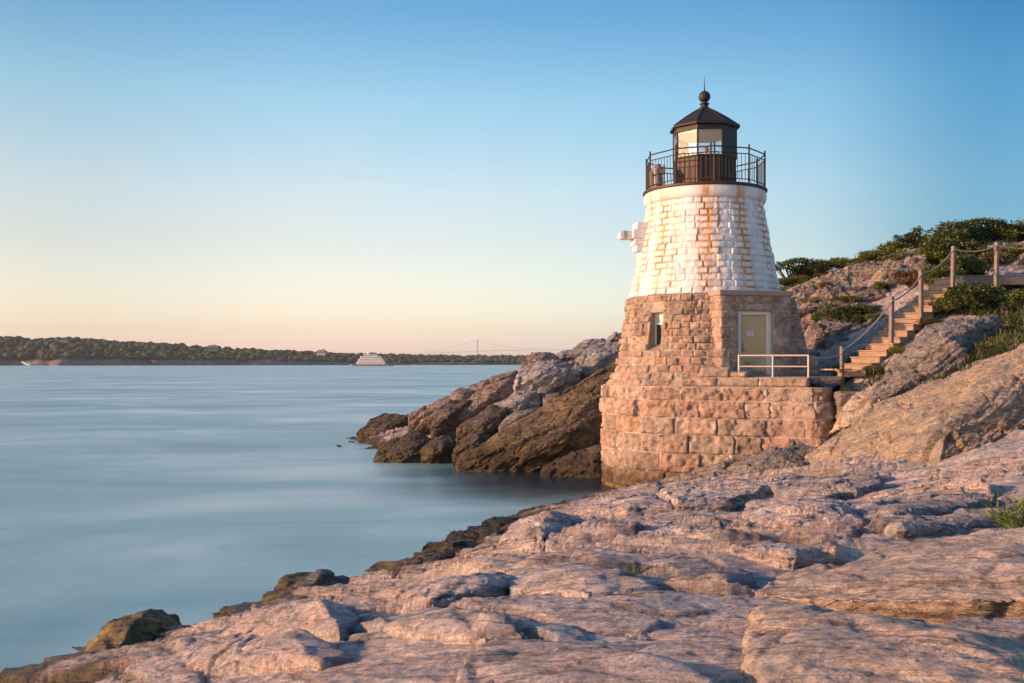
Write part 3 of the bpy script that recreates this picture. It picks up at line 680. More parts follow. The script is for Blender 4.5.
# ------------------------------------------------------------------ lighthouse masonry
TC = (6.93, 36.0)
class Patch:
    def __init__(s): s.V = []; s.Q = []; s.tint = []; s.mor = []; s.rust = []; s.n = 0
    def block(s, posf, u0, u1, v0, v1, depth, rough, seed, nu, nv, joint=.02, rustf=None, pillow=1.0):
        a = np.linspace(0, 1, nu); b = np.linspace(0, 1, nv)
        # put vertices right beside the joint so that the edge is crisp
        je = min(.3, joint/(u1-u0)); jv = min(.3, joint/(v1-v0))
        a = np.concatenate([[0, je], je*1.6+(1-3.2*je)*a, [1-je, 1]]); b = np.concatenate([[0, jv], jv*1.6+(1-3.2*jv)*b, [1-jv, 1]])
        Ug, Vg = np.meshgrid(u0+(u1-u0)*a, v0+(v1-v0)*b); u = Ug.ravel(); v = Vg.ravel()
        e = np.minimum(np.minimum(u-u0, u1-u), np.minimum(v-v0, v1-v))
        prof = sstep(joint*.55, joint*1.5, e)
        q = np.stack([u, v, np.full_like(u, seed*1.37)], 1)
        pil = np.clip(e/.055, 0, 1)**.5; fa, _c = facet3(q*np.array([1, 1, .2]), np.array([0., 0, 1]), .22, seed % 50, 1.0)
        d = prof*(depth*.35+depth*.65*pil*pillow+rough*.75*(.45-2*np.abs(fbm(q*3.2, 5, 3, .6)))+rough*.4*fbm(q*2.3, 2, 5)+rough*.5*fa+rough*.5*(hash1(np.array([seed]), 9)[0]*2-1))
        s.V.append(posf(u, v, d))
        m, k = len(b), len(a); i = np.arange(m*k).reshape(m, k)+s.n
        s.Q.append(np.stack([i[:-1, :-1].ravel(), i[:-1, 1:].ravel(), i[1:, 1:].ravel(), i[1:, :-1].ravel()], 1)); s.n += m*k
        s.tint.append(np.full(m*k, hash1(np.array([seed]), 2)[0])); s.mor.append(1-prof)
        s.rust.append(rustf(u, v, np.exp(-(e/.042)**2)) if rustf else np.zeros(m*k))
    def build(s, name, mat, parent):
        me = fast_mesh(name, np.concatenate(s.V), np.concatenate(s.Q))
        add_attr(me, 'tint', np.concatenate(s.tint)); add_attr(me, 'mortar', np.concatenate(s.mor)); add_attr(me, 'rust', np.concatenate(s.rust))
        return obj(name, me, mat, parent)
def cyl(Rf):
    def f(u, v, d):        # u = angle
        r = Rf(v)+d
        return np.stack([TC[0]+r*np.sin(u), TC[1]-r*np.cos(u), v], 1)
    return f
def course(Pt, posf, us, ue, z0, z1, w, seed, scale=1, **kw):
    """blocks between us and ue (u units; scale = metres per unit u)"""
    r = random.Random(seed); u = us - r.random()*w/scale*.5; k = 0
    edges = [us]; u = us+w/scale*(.35+.65*r.random())
    while u < ue-w/scale*.35:
        edges.append(u); u += w/scale*(.65+.7*r.random())
    edges.append(ue)
    for a, b in zip(edges[:-1], edges[1:]):
        L = (b-a)*scale; k += 1
        g = kw.get('grid', .06); kk = {x: y for x, y in kw.items() if x != 'grid'}
        Pt.block(posf, a, b, z0, z1, seed=seed*97+k, nu=max(3, int(L/g)+1), nv=max(3, int((z1-z0)/g)+1), joint=kw.get('joint', .02)/scale if scale != 1 else kw.get('joint', .02), **{x: y for x, y in kk.items() if x != 'joint'})

root = empty('lighthouse', (TC[0], TC[1], 0), 'stone lighthouse with whitewashed upper tower, rough granite base and black lantern on the shore', 'lighthouse')
def Rw(z): return np.interp(z, [6.64, 7.5, 8.4, 9.2, 9.98], [2.69, 2.49, 2.32, 2.17, 2.04])
def Rb(z): return np.interp(z, [3.4, 3.53, 3.75, 3.95, 4.25, 5.5, 6.85], [3.55, 3.50, 3.33, 3.22, 3.09, 2.88, 2.68])
# the circular patch works in angle; handle joint size by scaling angles to metres
def cyl_m(Rf, Rref):
    g = cyl(Rf)
    return lambda u, v, d: g(u/Rref, v, d)
streaks = [(-50, 7, 1.0), (-36, 3, .4), (-9, 5.0, 1.35), (1, 2.5, .6), (24, 6.0, 1.4), (52, 6, .8), (-72, 7, .7), (75, 8, .6), (-100, 9, .8)]
def rustw(Rref):
    def f(u, v, mo):
        th = np.degrees(u/Rref); w = 0
        p = np.stack([th*.12, v*.5, v*0], 1); th2 = th+3*fbm(p, 3, 44)
        for c, s_, a in streaks: w = w+a*np.exp(-((th2-c)/s_)**2)
        fade = .65+.35*sstep(6.8, 9.5, v)
        streaky = sstep(-.1, .35, fbm(np.stack([th*.9, v*.10, v*0], 1), 3, 45))
        return np.clip(w*fade*(np.clip(mo*1.6, 0, 1)*1.1+.42*streaky), 0, .95)+np.clip(.12*mo*sstep(-.1, .4, fbm(np.stack([th*.05, v*1.0, v*0+3], 1), 3, 46)), 0, 1)
    return f
RW = 2.4
pw = Patch(); zs = np.linspace(6.64, 9.98, 16)
for i in range(15):
    course(pw, cyl_m(Rw, RW), -math.pi*RW, math.pi*RW, zs[i], zs[i+1], .42, 100+i, depth=.016, rough=.036, joint=.011, grid=.045, rustf=rustw(RW))
pw.build('white_tower_wall', M['white'], root)
# cornice ring
mb = MB(); mb.lathe([(1.95, 9.93), (2.07, 9.955), (2.12, 9.99), (2.155, 10.06), (2.17, 10.14), (2.17, 10.24), (2.155, 10.33), (2.12, 10.37), (1.9, 10.37)], TC, 300)
co = mb.build('cornice', M['white'], root, True)
me = co.data; V = np.array([v.co[:] for v in me.vertices]); th = np.arctan2(V[:, 0]-TC[0], -(V[:, 1]-TC[1]))
cr = np.clip(sum(a*np.exp(-((np.degrees(th)-c)/s_)**2) for c, s_, a in streaks)*.9*(.35+.9*sstep(-.1, .5, fbm(np.stack([np.degrees(th)*.55, V[:, 2]*1.2, V[:, 0]*0], 1), 3, 47))), 0, .9)
add_attr(me, 'rust', cr); add_attr(me, 'tint', np.full(len(V), .6)); add_attr(me, 'mortar', np.zeros(len(V)))
# brown granite drum with a window opening
RB = 3.0; WT = R(-45); WH = .26; WZ0, WZ1 = 4.70, 6.10
pb = Patch(); zb = [3.53, 3.75, 3.98, 4.24]+list(np.linspace(4.50, 6.62, 10))
for i in range(len(zb)-1):
    z0, z1 = zb[i], zb[i+1]; kw = dict(depth=.04, rough=.085, joint=.016, grid=.045)
    if z1 > WZ0+.05 and z0 < WZ1-.05:
        course(pb, cyl_m(Rb, RB), -math.pi*RB, WT*RB-WH, z0, z1, .46, 200+i, **kw)
        course(pb, cyl_m(Rb, RB), WT*RB+WH, math.pi*RB, z0, z1, .46, 230+i, **kw)
    else: course(pb, cyl_m(Rb, RB), -math.pi*RB, math.pi*RB, z0, z1, .46, 200+i, **kw)
pb.build('granite_drum', M['granite'], root)
mb = MB(); mb.lathe([(2.60, 6.624), (2.72, 6.624), (2.72, 6.56), (2.60, 6.56)], TC, 64); mb.build('drum_ledge', M['cap'], root)
# window: reveal + pane
def tpt(th, r, z): return Vector((TC[0]+r*math.sin(th), TC[1]-r*math.cos(th), z))
win = None
def window():
    tdir = Vector((math.cos(WT), math.sin(WT), 0)); nrm = Vector((math.sin(WT), -math.cos(WT), 0)); up = Vector((0, 0, 1))
    z0 = zb[[i for i in range(len(zb)-1) if zb[i+1] > WZ0+.05][0]]; z1 = zb[[i for i in range(len(zb)-1) if zb[i] < WZ1-.05][-1]+1]
    c = Vector((TC[0], TC[1], 0)); ro0 = float(Rb(z0)); ro1 = float(Rb(z1)); ri = 2.45; w = WH*1.02
    def q(s, r, z): return c+nrm*r+tdir*s+up*z
    mb = MB(); a = .01
    # left/right reveals (thick stone), sloping sill, lintel
    for s in (-1, 1):
        vs = [q(s*w, ro0+a, z0), q(s*w, ri, z0), q(s*w, ri, z1), q(s*w, ro1+a, z1)]; vo = [v+tdir*s*.09-nrm*.02 for v in vs]
        mb.add(vs+vo, [(0, 1, 2, 3), (7, 6, 5, 4), (0, 4, 5, 1), (1, 5, 6, 2), (2, 6, 7, 3), (3, 7, 4, 0)])
    vs = [q(-w, ro0+.04, z0-.02), q(w, ro0+.04, z0-.02), q(w, ri, z0+.28), q(-w, ri, z0+.28)]; vo = [v-up*.1 for v in vs]
    mb.add(vs+vo, [(0, 1, 2, 3), (7, 6, 5, 4), (0, 4, 5, 1), (1, 5, 6, 2), (2, 6, 7, 3), (3, 7, 4, 0)])
    vs = [q(-w, ro1+.02, z1), q(w, ro1+.02, z1), q(w, ri, z1), q(-w, ri, z1)]; vo = [v-up*.12 for v in vs]
    mb.add(vs+vo, [(0, 1, 2, 3), (7, 6, 5, 4), (0, 4, 5, 1), (1, 5, 6, 2), (2, 6, 7, 3), (3, 7, 4, 0)])
    wo = mb.build('window', M['cap'], root)
    m = MB(); rz = WT
    cc = q(0, ri+.13, (z0+z1)/2+.06); m.box(cc-tdir*(w-.03), (.05, .06, z1-z0-.2), rz); m.box(cc+tdir*(w-.03), (.05, .06, z1-z0-.2), rz)
    m.box(cc+up*((z1-z0)/2-.15), (2*w, .06, .05), rz); m.box(cc+up*.14, (2*w, .05, .04), rz); m.build('frame', M['whitepaint'], wo)
    m = MB(); m.box(cc-nrm*.02+up*.42, (2*w-.08, .02, .55), rz); m.build('blind', M['white_pane'], wo)
    m = MB(); m.box(cc-nrm*.035-up*.3, (2*w-.08, .02, .95), rz); m.build('pane', M['dark_glass'], wo)
    m = MB(); m.box(q(0, ri-.06, (z0+z1)/2), (2*w+.1, .05, z1-z0+.1), rz); m.build('backing', M['black_iron'], wo)
window()
# plinth path
path = []
for t in np.linspace(-200, -20, 60): path.append((TC[0]+3.62*math.sin(R(t)), TC[1]-3.62*math.cos(R(t))))
path += [(9.35, 31.13)]
cpt = (9.52, 31.75)
for t in np.linspace(-15, 80, 9): path.append((cpt[0]+.62*math.sin(R(t)), cpt[1]-.62*math.cos(R(t))))
path += [(10.35, 34.0), (10.5, 37.0)]
path = np.array(path)
def pathf(pth, inset=0):
    seg = np.hypot(*np.diff(pth, axis=0).T); S = np.concatenate([[0], np.cumsum(seg)])
    tg = np.gradient(pth, S, axis=0); tg /= np.linalg.norm(tg, axis=1)[:, None]
    nr = np.stack([tg[:, 1], -tg[:, 0]], 1)
    def f(u, v, d):
        x = np.interp(u, S, pth[:, 0]); y = np.interp(u, S, pth[:, 1]); nx = np.interp(u, S, nr[:, 0]); ny = np.interp(u, S, nr[:, 1])
        l = np.hypot(nx, ny); nx = nx/l; ny = ny/l
        dd = d-inset
        return np.stack([x+nx*dd, y+ny*dd, v], 1)
    return f, S
pf, S = pathf(path)
pp = Patch(); zp = [-.9, -.35, .12, .72, 1.35, 1.96, 2.52, 3.08, 3.53]
for i in range(len(zp)-1):
    course(pp, pf, 0, S[-1], zp[i], zp[i+1], 1.12, 300+i, depth=.045, rough=.13, joint=.020, grid=.055)
pp.build('plinth', M['granite'], root)
# plinth top surface
mb = MB(); inner = [tuple(pf(np.array([s]), np.array([0.]), np.array([.0]))[0][:2]) for s in np.linspace(0, S[-1], 90)]
mb.prism(inner, 3.40, 3.545); o = mb.build('plinth_top', M['concrete'], root)
# second tier and parapet blocks in front of the door
def on_line(px):                                   # point on the straight front of the plinth under picture column px
    a = np.array([5.66, 32.50]); b = np.array([9.35, 31.13]); t = (px-CX)/F
    s = (a[0]-t*a[1])/(t*(b[1]-a[1])-(b[0]-a[0])); return a+s*(b-a)
def tier(name, px0, px1, z0, z1, w, inset, seed, back=1.3, floor=True):
    a = on_line(px0); b = on_line(px1); d = (b-a)/np.linalg.norm(b-a); nn = np.array([-d[1], d[0]])
    pth = np.array([a+nn*back, a+nn*.02, a+d*.02, b-d*.02, b+nn*.02, b+nn*back])+nn*inset
    L = np.linalg.norm(np.diff(pth, axis=0), axis=1); Pt = Patch()
    for k in (0, 2, 4):
        p0, p1 = pth[k], pth[k+1] if k < 5 else pth[5]
        if k == 0: p1 = pth[2]-d*.02
        if k == 4: p0 = pth[3]+d*.02
        if k == 2: p0 = pth[1]; p1 = pth[4]
        dd = (p1-p0); LL = np.linalg.norm(dd); dd = dd/LL; nm = np.array([dd[1], -dd[0]])
        def f(u, v, dsp, p0=p0, dd=dd, nm=nm): return np.stack([p0[0]+dd[0]*u+nm[0]*dsp, p0[1]+dd[1]*u+nm[1]*dsp, v], 1)
        for j in range(len(z1) if isinstance(z1, list) else 1):
            course(Pt, f, 0, LL, z0, z1, w, seed+k, depth=.05, rough=.05, joint=.02, grid=.06)
    o = Pt.build(name, M['granite'], root)
    c = MB(); poly = [pth[0], pth[1], pth[4], pth[5]]; c.prism([tuple(q) for q in poly], z0, z1+.006); c.build(name+'_top', M['concrete'], root)
tier('landing_course', 697, 808, 3.545, 3.84, 1.1, .12, 401, 1.5)
tier('parapet_block', 700, 729, 3.846, 4.16, .9, .14, 411, .7)
tier('low_parapet_block', 729, 746, 3.846, 4.02, .6, .14, 421, .5)
# vestibule
VX0, VX1, VY = 6.78, 9.33, 32.55; DX0 = (739.8-CX)/F*VY; DX1 = (777.5-CX)/F*VY; DZ1 = HC+(HY-310.6)/F*VY; VZ0, VZ1 = 3.8, 6.72
pv = Patch(); zv = [3.8, 4.12, 4.46, 4.80, 5.12, 5.46, 5.76, DZ1+.02, 6.26, 6.52]
def wallf(p0, p1):
    p0 = np.array(p0, float); p1 = np.array(p1, float); dd = p1-p0; L = np.linalg.norm(dd); dd = dd/L; nm = np.array([dd[1], -dd[0]])
    return (lambda u, v, d: np.stack([p0[0]+dd[0]*u+nm[0]*d, p0[1]+dd[1]*u+nm[1]*d, v], 1)), L
ffront, LF = wallf((VX0, VY), (VX1, VY)); fl, LL_ = wallf((VX0, 34.3), (VX0, VY)); fr_, LR_ = wallf((VX1, VY), (VX1, 35.2))
for i in range(len(zv)-1):
    z0, z1 = zv[i], zv[i+1]; kw = dict(depth=.03, rough=.03, joint=.016, grid=.055)
    if z1 <= DZ1+.03:
        course(pv, ffront, 0, DX0-VX0-.02, z0, z1, .5, 500+i, **kw); course(pv, ffront, DX1-VX0+.02, LF, z0, z1, .55, 520+i, **kw)
    else: course(pv, ffront, 0, LF, z0, z1, .9 if i == 7 else .7, 500+i, **kw)
    course(pv, fl, 0, LL_, z0, z1, .6, 540+i, **kw); course(pv, fr_, 0, LR_, z0, z1, .6, 560+i, **kw)
pv.build('vestibule_wall', M['granite'], root)
mb = MB(); mb.box(((VX0+VX1)/2, 33.6, 6.605), (VX1-VX0+.10, 2.25, .17)); mb.build('vestibule_cap', M['cap'], root, bevel=.02)
# battered return wall right of the vestibule
def batt(zt, zbm, xt, xb, ya, yb, seed, name, nz):
    Pt = Patch(); zz = np.linspace(zbm, zt, nz)
    def xr(v): return xb+(xt-xb)*(v-zbm)/(zt-zbm)
    ff = lambda u, v, d: np.stack([VX1+u*(xr(v)-VX1), ya-d, v], 1)
    fs = lambda u, v, d: np.stack([xr(v)+d, ya+u, v], 1)
    for i in range(nz-1):
        r = random.Random(seed+i); c = .45+.2*r.random()
        Pt.block(ff, 0, c, zz[i], zz[i+1], .03, .03, seed+i*7, 6, 6, .03); Pt.block(ff, c, 1, zz[i], zz[i+1], .03, .03, seed+i*7+1, 6, 6, .03)
        course(Pt, fs, 0, yb-ya, zz[i], zz[i+1], .7, seed+50+i, depth=.04, rough=.03, joint=.016, grid=.06)
    Pt.build(name, M['granite'], root)
    m = MB(); m.prism([(VX1, ya), (xt, ya), (xt, yb), (VX1, yb)], zt-.1, zt+.006); m.build(name+'_top', M['cap'], root)
batt(6.50, 4.55, 9.83, 10.38, 33.2, 36.6, 600, 'return_wall', 8)
batt(4.55, 3.55, 10.58, 10.83, 33.1, 36.6, 700, 'return_wall_foot', 5)
# door (recessed)
dr = MB(); yd = VY+.16
dr.box(((DX0+DX1)/2, yd+.03, (3.85+DZ1)/2), (DX1-DX0-.30, .05, DZ1-3.85-.16)); door = dr.build('door', M['door'], root, bevel=.004)
fm = MB(); fw = .14
fm.box((DX0+fw/2, yd-.02, (3.85+DZ1)/2), (fw, .12, DZ1-3.85)); fm.box((DX1-fw/2, yd-.02, (3.85+DZ1)/2), (fw, .12, DZ1-3.85)); fm.box(((DX0+DX1)/2, yd-.022, DZ1-.06), (DX1-DX0-2*fw+.01, .12, .12))
fm.build('door_frame', M['frame'], door, bevel=.006)
hm = MB(); hx = DX0+fw+.10; hm.tube([(hx, yd-.01, 4.74), (hx, yd-.07, 4.74)], .02); hm.tube([(hx-.01, yd-.07, 4.74), (hx+.11, yd-.07, 4.74)], .013); hm.box((hx, yd-.0, 4.78), (.05, .02, .24)); hm.tube([(hx, yd-.0, 4.92), (hx, yd-.03, 4.92)], .028); hm.build('handle', M['handle'], door)
nm = MB(); nx, nz = DX0+fw+.37, 5.28; nm.box((nx, yd-.003, nz), (.24, .006, .17)); nt = nm.build('notice', M['paper'], door)
nm = MB()
for k, (dx, dz, w_) in enumerate([(-.075, .045, .05), (.03, .05, .12), (.02, .025, .14), (.02, .0, .10), (-.01, -.03, .18), (-.02, -.055, .14)]): nm.box((nx+dx, yd-.0075, nz+dz), (w_, .003, .010 if k else .035))
nm.build('printed_lines', M['print'], door)
mb = MB(); mb.box(((DX0+DX1)/2, VY+.45, 4.9), (DX1-DX0+.1, .5, 2.3)); mb.build('doorway_backing', M['cap'], root)
for s, xx in ((-1, DX0-.045), (1, DX1+.045)):
    mb = MB(); mb.box((xx, VY+.08, (3.85+DZ1)/2), (.085, .17, DZ1-3.85+.02)); mb.build('door_jamb', M['cap'], root)
mb = MB(); mb.box(((DX0+DX1)/2, VY+.08, DZ1+.05), (DX1-DX0+.18, .17, .085)); mb.build('door_lintel', M['cap'], root)
mb = MB(); mb.prism([(VX0-.3, 32.4), (9.3, 31.75), (10.7, 32.3), (11.3, 33.6), (10.6, 34.6), (7, 34)], 3.60, 3.862); mb.build('landing_floor', M['concrete'], root)
mb = MB(); mb.box(((DX0+DX1)/2, VY-.02, 3.88), (DX1-DX0+.1, .4, .05)); mb.build('door_sill', M['cap'], root)
MV = Matrix.Translation((VX0, VY, 0))@Matrix.Rotation(R(14), 4, 'Z')@Matrix.Translation((-VX0, -VY, 0))
for o in col.objects:
    if o.type == 'MESH' and o.name.split('.')[0] in ('vestibule_wall', 'vestibule_cap', 'return_wall', 'return_wall_top', 'return_wall_foot', 'return_wall_foot_top', 'door', 'door_frame', 'handle', 'notice', 'printed_lines', 'doorway_backing', 'door_jamb', 'door_lintel', 'door_sill'): o.data.transform(MV)
# landing railing: three posts and two pipes
lr = MB(); pr = []
for px, pz in ((738.8, 3.9), (772.8, 3.85), (808.4, 3.85)):
    q = on_line(min(px, 806)); Yq = q[1]+.30; x = (px-CX)/F*Yq; pr.append((x, Yq))
def zat(py, Y): return HC+(HY-py)/F*Y
lo = MB(); lo.tube([(x, y, zat(355.5, pr[1][1])) for x, y in pr], .026); rail_o = lo.build('landing_railing', M['pale_metal'], root, True)
lo = MB(); lo.tube([(x, y, zat(366.5, pr[1][1])) for x, y in pr], .022); lo.build('middle_rail', M['pale_metal'], rail_o, True)
for x, y in pr:
    lo = MB(); lo.tube([(x, y, 3.82), (x, y, zat(355.0, pr[1][1])+.01)], .03); lo.build('railing_post', M['pale_metal'], rail_o, True)
# ------------------------------------------------------------------ gallery
DZ = 10.37
def poly_ring(n, a0, r): return [(TC[0]+r*math.sin(a0+2*math.pi*k/n), TC[1]-r*math.cos(a0+2*math.pi*k/n)) for k in range(n)]
mb = MB(); mb.lathe([(1.0, DZ+.004), (2.17, DZ+.004), (2.20, DZ+.02), (2.20, DZ+.085), (2.17, DZ+.10), (1.0, DZ+.10)], TC, 80); mb.build('gallery_deck', M['brown_iron'], root, True)
ga0 = R(-1.9); gr = 2.12; ring = poly_ring(10, ga0, gr); DT = DZ+.10; HT = 11.67
mb = MB()
for k in range(10):
    a, b = ring[k], ring[(k+1) % 10]; mb.tube([(*a, HT), (*b, HT)], .024)
gro = mb.build('gallery_railing', M['rail_iron'], root, True)
for nm_, zr in (('middle_rail', HT-.20), ('bottom_rail', DT+.13)):
    mb = MB()
    for k in range(10): a, b = ring[k], ring[(k+1) % 10]; mb.tube([(*a, zr), (*b, zr)], .018)
    mb.build(nm_, M['rail_iron'], gro, True)
for k in range(10):
    a = ring[k]; mb = MB(); mb.tube([(*a, DT), (*a, HT+.06)], .030); mb.lathe([(.0, HT+.14), (.035, HT+.11), (.03, HT+.07), (.022, HT+.05)][::-1], a, 8); mb.build('railing_post', M['rail_iron'], gro, True)
for k in range(10):
    a = Vector((*ring[k], 0)); b = Vector((*ring[(k+1) % 10], 0)); mb = MB()
    for j in range(1, 9):
        q = a.lerp(b, j/9); mb.tube([(q.x, q.y, DT+.13), (q.x, q.y, HT-.2)], .010, 6)
    mb.build('balusters', M['rail_iron'], gro, True)
# lantern
LA = R(-22.9); LRr = 1.13; lv = poly_ring(8, LA, LRr); LG0, LG1, LT = 11.60, 12.50, 12.66
mb = MB(); mb.prism(lv, DT+.002, LG0); lw = mb.build('lantern_wall', M['brown_iron'], root)
mb = MB()
for k in range(8):
    a = Vector((*lv[k], 0)); b = Vector((*lv[(k+1) % 8], 0)); c = Vector((*TC, 0)); nrm = ((a+b)/2-c).normalized()
    for j in range(0, 4):
        q = a.lerp(b, (j+.5)/4)+nrm*.012; mb.tube([(q.x, q.y, DT+.05), (q.x, q.y, LG0-.05)], .012, 6)
    mb.tube([a+nrm*.01+Vector((0, 0, LG0-.02)), b+nrm*.01+Vector((0, 0, LG0-.02))], .035, 6)
mb.build('lantern_ribs', M['brown_iron'], lw)
mb = MB(); mb.prism(poly_ring(8, LA, 1.16), LG1, LT); mb.build('lantern_head', M['black_iron'], root)
mb = MB(); mb.prism(poly_ring(8, LA, 1.06), LG1-.05, LG1-.004); mb.build('lantern_ceiling', M['inner'], root)
mb = MB(); mb.prism(poly_ring(8, LA, 1.06), LG0+.002, LG0+.04); mb.build('lantern_sill', M['inner'], root)
solid = {1}                    # faces 33..78 degrees is a dark solid panel
for k in range(8):
    a = Vector((*lv[k], 0)); b = Vector((*lv[(k+1) % 8], 0)); c = (a+b)/2; d = (b-a); rz = math.atan2(d.y, d.x)
    mb = MB(); mb.box((c.x, c.y, (LG0+LG1)/2), (d.length-.04, .02 if k not in solid else .06, LG1-LG0), rz)
    if k in solid: mb.build('lantern_panel', M['black_iron'], root)
    elif k in (4, 5):
        mb.v = []; mb.f = []; mb.box((c.x, c.y, (LG0+LG1)/2), (d.length-.04, .03, LG1-LG0), rz); mb.build('lantern_pane', M['glass'], root)
    else: mb.build('lantern_pane', M['glass'], root)
    mb = MB(); mb.tube([(*lv[k], LG0), (*lv[k], LG1)], .035, 6); mb.build('mullion', M['black_iron'], root)
mb = MB(); mb.lathe([(.28, LG0+.04), (.28, LG0+.12), (.07, LG0+.14), (.07, LG0+.30)], (TC[0]+.05, TC[1]), 20); bc = mb.build('beacon', M['inner'], root, True)
mb = MB(); mb.lathe([(.0, LG0+.30), (.10, LG0+.30), (.12, LG0+.32), (.12, LG0+.42), (.09, LG0+.47), (0.0, LG0+.49)], (TC[0]+.05, TC[1]), 20); mb.build('beacon_lens', M['beacon'], bc, True)
# roof
mb = MB(); mb.lathe([(1.12, LT-.02), (1.27, LT+.02), (1.27, LT+.09), (1.10, LT+.20), (.80, LT+.42), (.42, LT+.66), (.20, LT+.78), (.0, LT+.80)], TC, 8, LA)
rf = mb.build('lantern_roof', M['roofm'], root)
mb = MB()
for k in range(8):
    t = LA+2*math.pi*k/8
    mb.tube([tpt(t, r, z+.01) for r, z in ((1.27, LT+.08), (1.10, LT+.20), (.80, LT+.42), (.42, LT+.66), (.20, LT+.78))], .016, 6)
mb.build('roof_seams', M['roofm'], rf)
ZT = LT+.76
mb = MB(); mb.lathe([(.20, ZT), (.19, ZT+.06), (.13, ZT+.12), (.13, ZT+.17), (.17, ZT+.19), (.17, ZT+.23), (.10, ZT+.26), (.09, ZT+.30)], TC, 24); mb.build('finial_neck', M['black_iron'], rf, True)
bz = ZT+.47; mb = MB(); mb.lathe([(.21*math.sin(math.pi*i/14)+.0001*(i in (0, 14)), bz-.21*math.cos(math.pi*i/14)) for i in range(15)], TC, 28); mb.build('ventilator_ball', M['black_iron'], rf, True)
mb = MB(); mb.tube([(*TC, bz+.19), (*TC, bz+.36), (*TC, 14.62)], [.03, .016, .006], 8); mb.build('lightning_rod', M['black_iron'], rf)
# fog signal device on the gallery, left
fx, fy = (657.5-CX)/F*35.4, 35.4
mb = MB(); mb.lathe([(.16, DT), (.16, DT+.1), (.19, DT+.12), (.19, DT+.42), (.14, DT+.46), (.20, DT+.50), (.20, DT+.72), (.12, DT+.80), (.12, DT+.86), (.0, DT+.88)], (fx, fy), 16)
mb.box((fx-.22, fy, DT+.35), (.10, .25, .5)); mb.box((fx+.1, fy-.15, DT+.6), (.3, .12, .16)); mb.build('fog_signal', M['horn'], root, True)
# white bracket with projecting beam on the left of the wall
bt = R(-84); br = float(Rw(8.6))
dn = Vector((math.sin(bt), -math.cos(bt), 0)); dt = Vector((math.cos(bt), math.sin(bt), 0))
def bb(m, r0, r1, w, z0, z1):
    c = Vector((TC[0], TC[1], (z0+z1)/2))+dn*((r0+r1)/2); m.box(c, (w, r1-r0, z1-z0), bt)
mb = MB(); bb(mb, 2.0, br+.42, .62, 8.72, 9.06); bb(mb, 2.0, br+.28, .62, 9.06, 9.32); bb(mb, 2.0, br+.36, .62, 8.50, 8.716); bb(mb, 2.05, br+.30, .62, 8.28, 8.496); bb(mb, 2.1, br+.14, .62, 8.08, 8.276)
brk = mb.build('wall_bracket', M['whitepaint'], root, bevel=.03)
mb = MB(); bb(mb, br+.1, br+.72, .50, 8.72, 9.0); mb.tube([Vector((TC[0], TC[1], 8.86))+dn*(br+.71)-dt*.25, Vector((TC[0], TC[1], 8.86))+dn*(br+.71)+dt*.25], .142, 14); mb.build('bracket_arm', M['whitepaint'], brk, True)

# ------------------------------------------------------------------ stairs, posts, rope, boardwalk
nst = 15; hd = Vector((.72, .69, 0)).normalized(); side = Vector((hd.y, -hd.x, 0))
p0 = Vector(P(851, 377, 32.3)); p1 = Vector(P(948, 284, 36.0))
st = empty('stairs', (p0.x, p0.y, p0.z-.1), 'weathered wooden steps climbing the rocks to the right of the lighthouse', 'stairs')
rise = (p1.z-p0.z)/nst; hv = Vector((p1.x-p0.x, p1.y-p0.y, 0))/nst; hdn = hv.normalized(); sdn = Vector((hdn.y, -hdn.x, 0)); ang = math.atan2(hdn.y, hdn.x)
WD = 1.05
rs = random.Random(3)
for k in range(nst+1):
    c = p0+hv*k+Vector((0, 0, rise*k))
    mb = MB(); j = rs.uniform(-.03, .03)
    mb.box((c.x+hdn.x*(.26), c.y+hdn.y*.26, c.z+rise/2-.004), (.50, WD+j, rise-.03), ang+rs.uniform(-.02, .02))
    mb.box((c.x+hdn.x*(.22), c.y+hdn.y*.22, c.z+rise-.02), (.50, WD+.05+j, .045), ang)
    mb.build('step', M['wood'], st, bevel=.01)
for s in (-1, 1):
    mb = MB(); a = p0+sdn*s*(WD/2-.06)+Vector((0, 0, -.15)); b = p0+hv*nst+Vector((0, 0, rise*nst-.15))+sdn*s*(WD/2-.06)
    a2 = a+hdn*.35; b2 = b+hdn*.35
    vs = []
    for q in (a2, b2):
        for dx in (-.03, .03):
            for dz in (-.28, .02): vs.append(q+sdn*dx+Vector((0, 0, dz)))
    mb.add(vs, [(0, 1, 3, 2), (4, 6, 7, 5), (0, 4, 5, 1), (2, 3, 7, 6), (0, 2, 6, 4), (1, 5, 7, 3)]); mb.build('stringer', M['wood_grey'], st)
mb = MB(); q = P(836, 369.5, 32.0); mb.box(tuple(q), (.55, .9, .05), .3); mb.build('plank', M['wood'], st)
rf_ = empty('rope_fence', tuple(P(891.5, 343, 33)), 'rope strung between five square timber posts beside the steps and boardwalk', 'fence')
posts = [(842, 346.2, 384, 31.9, .11), (891.5, 297, 346, 33.0, .13), (921, 270.5, 326, 34.1, .13), (953, 246, 302, 35.2, .13), (996.5, 242, 292, 35.2, .13), (1066, 240, 292, 35.2, .13)]
tops = []
for px, yt, yb, Y, w in posts:
    a = P(px, yt, Y); b = P(px, yb, Y); mb = MB(); lean = rs.uniform(-.03, .03)
    mb.box(((a[0]+b[0])/2, Y, (a[2]+b[2])/2-.1), (w, w, a[2]-b[2]+.2), ang*.6, Matrix.Rotation(lean, 3, 'Y')); mb.build('post', M['post'], rf_, bevel=.015)
    tops.append(Vector((a[0], Y-.09, a[2]-.13)))
mb = MB()
for a, b in zip(tops[:-1], tops[1:]):
    sag = .10+.04*(b-a).length*.6; pts = [a.lerp(b, t/10)-Vector((0, 0, sag*4*(t/10)*(1-t/10))) for t in range(11)]; mb.tube(pts, .026, 6)
mb.build('rope', M['rope'], rf_, True)
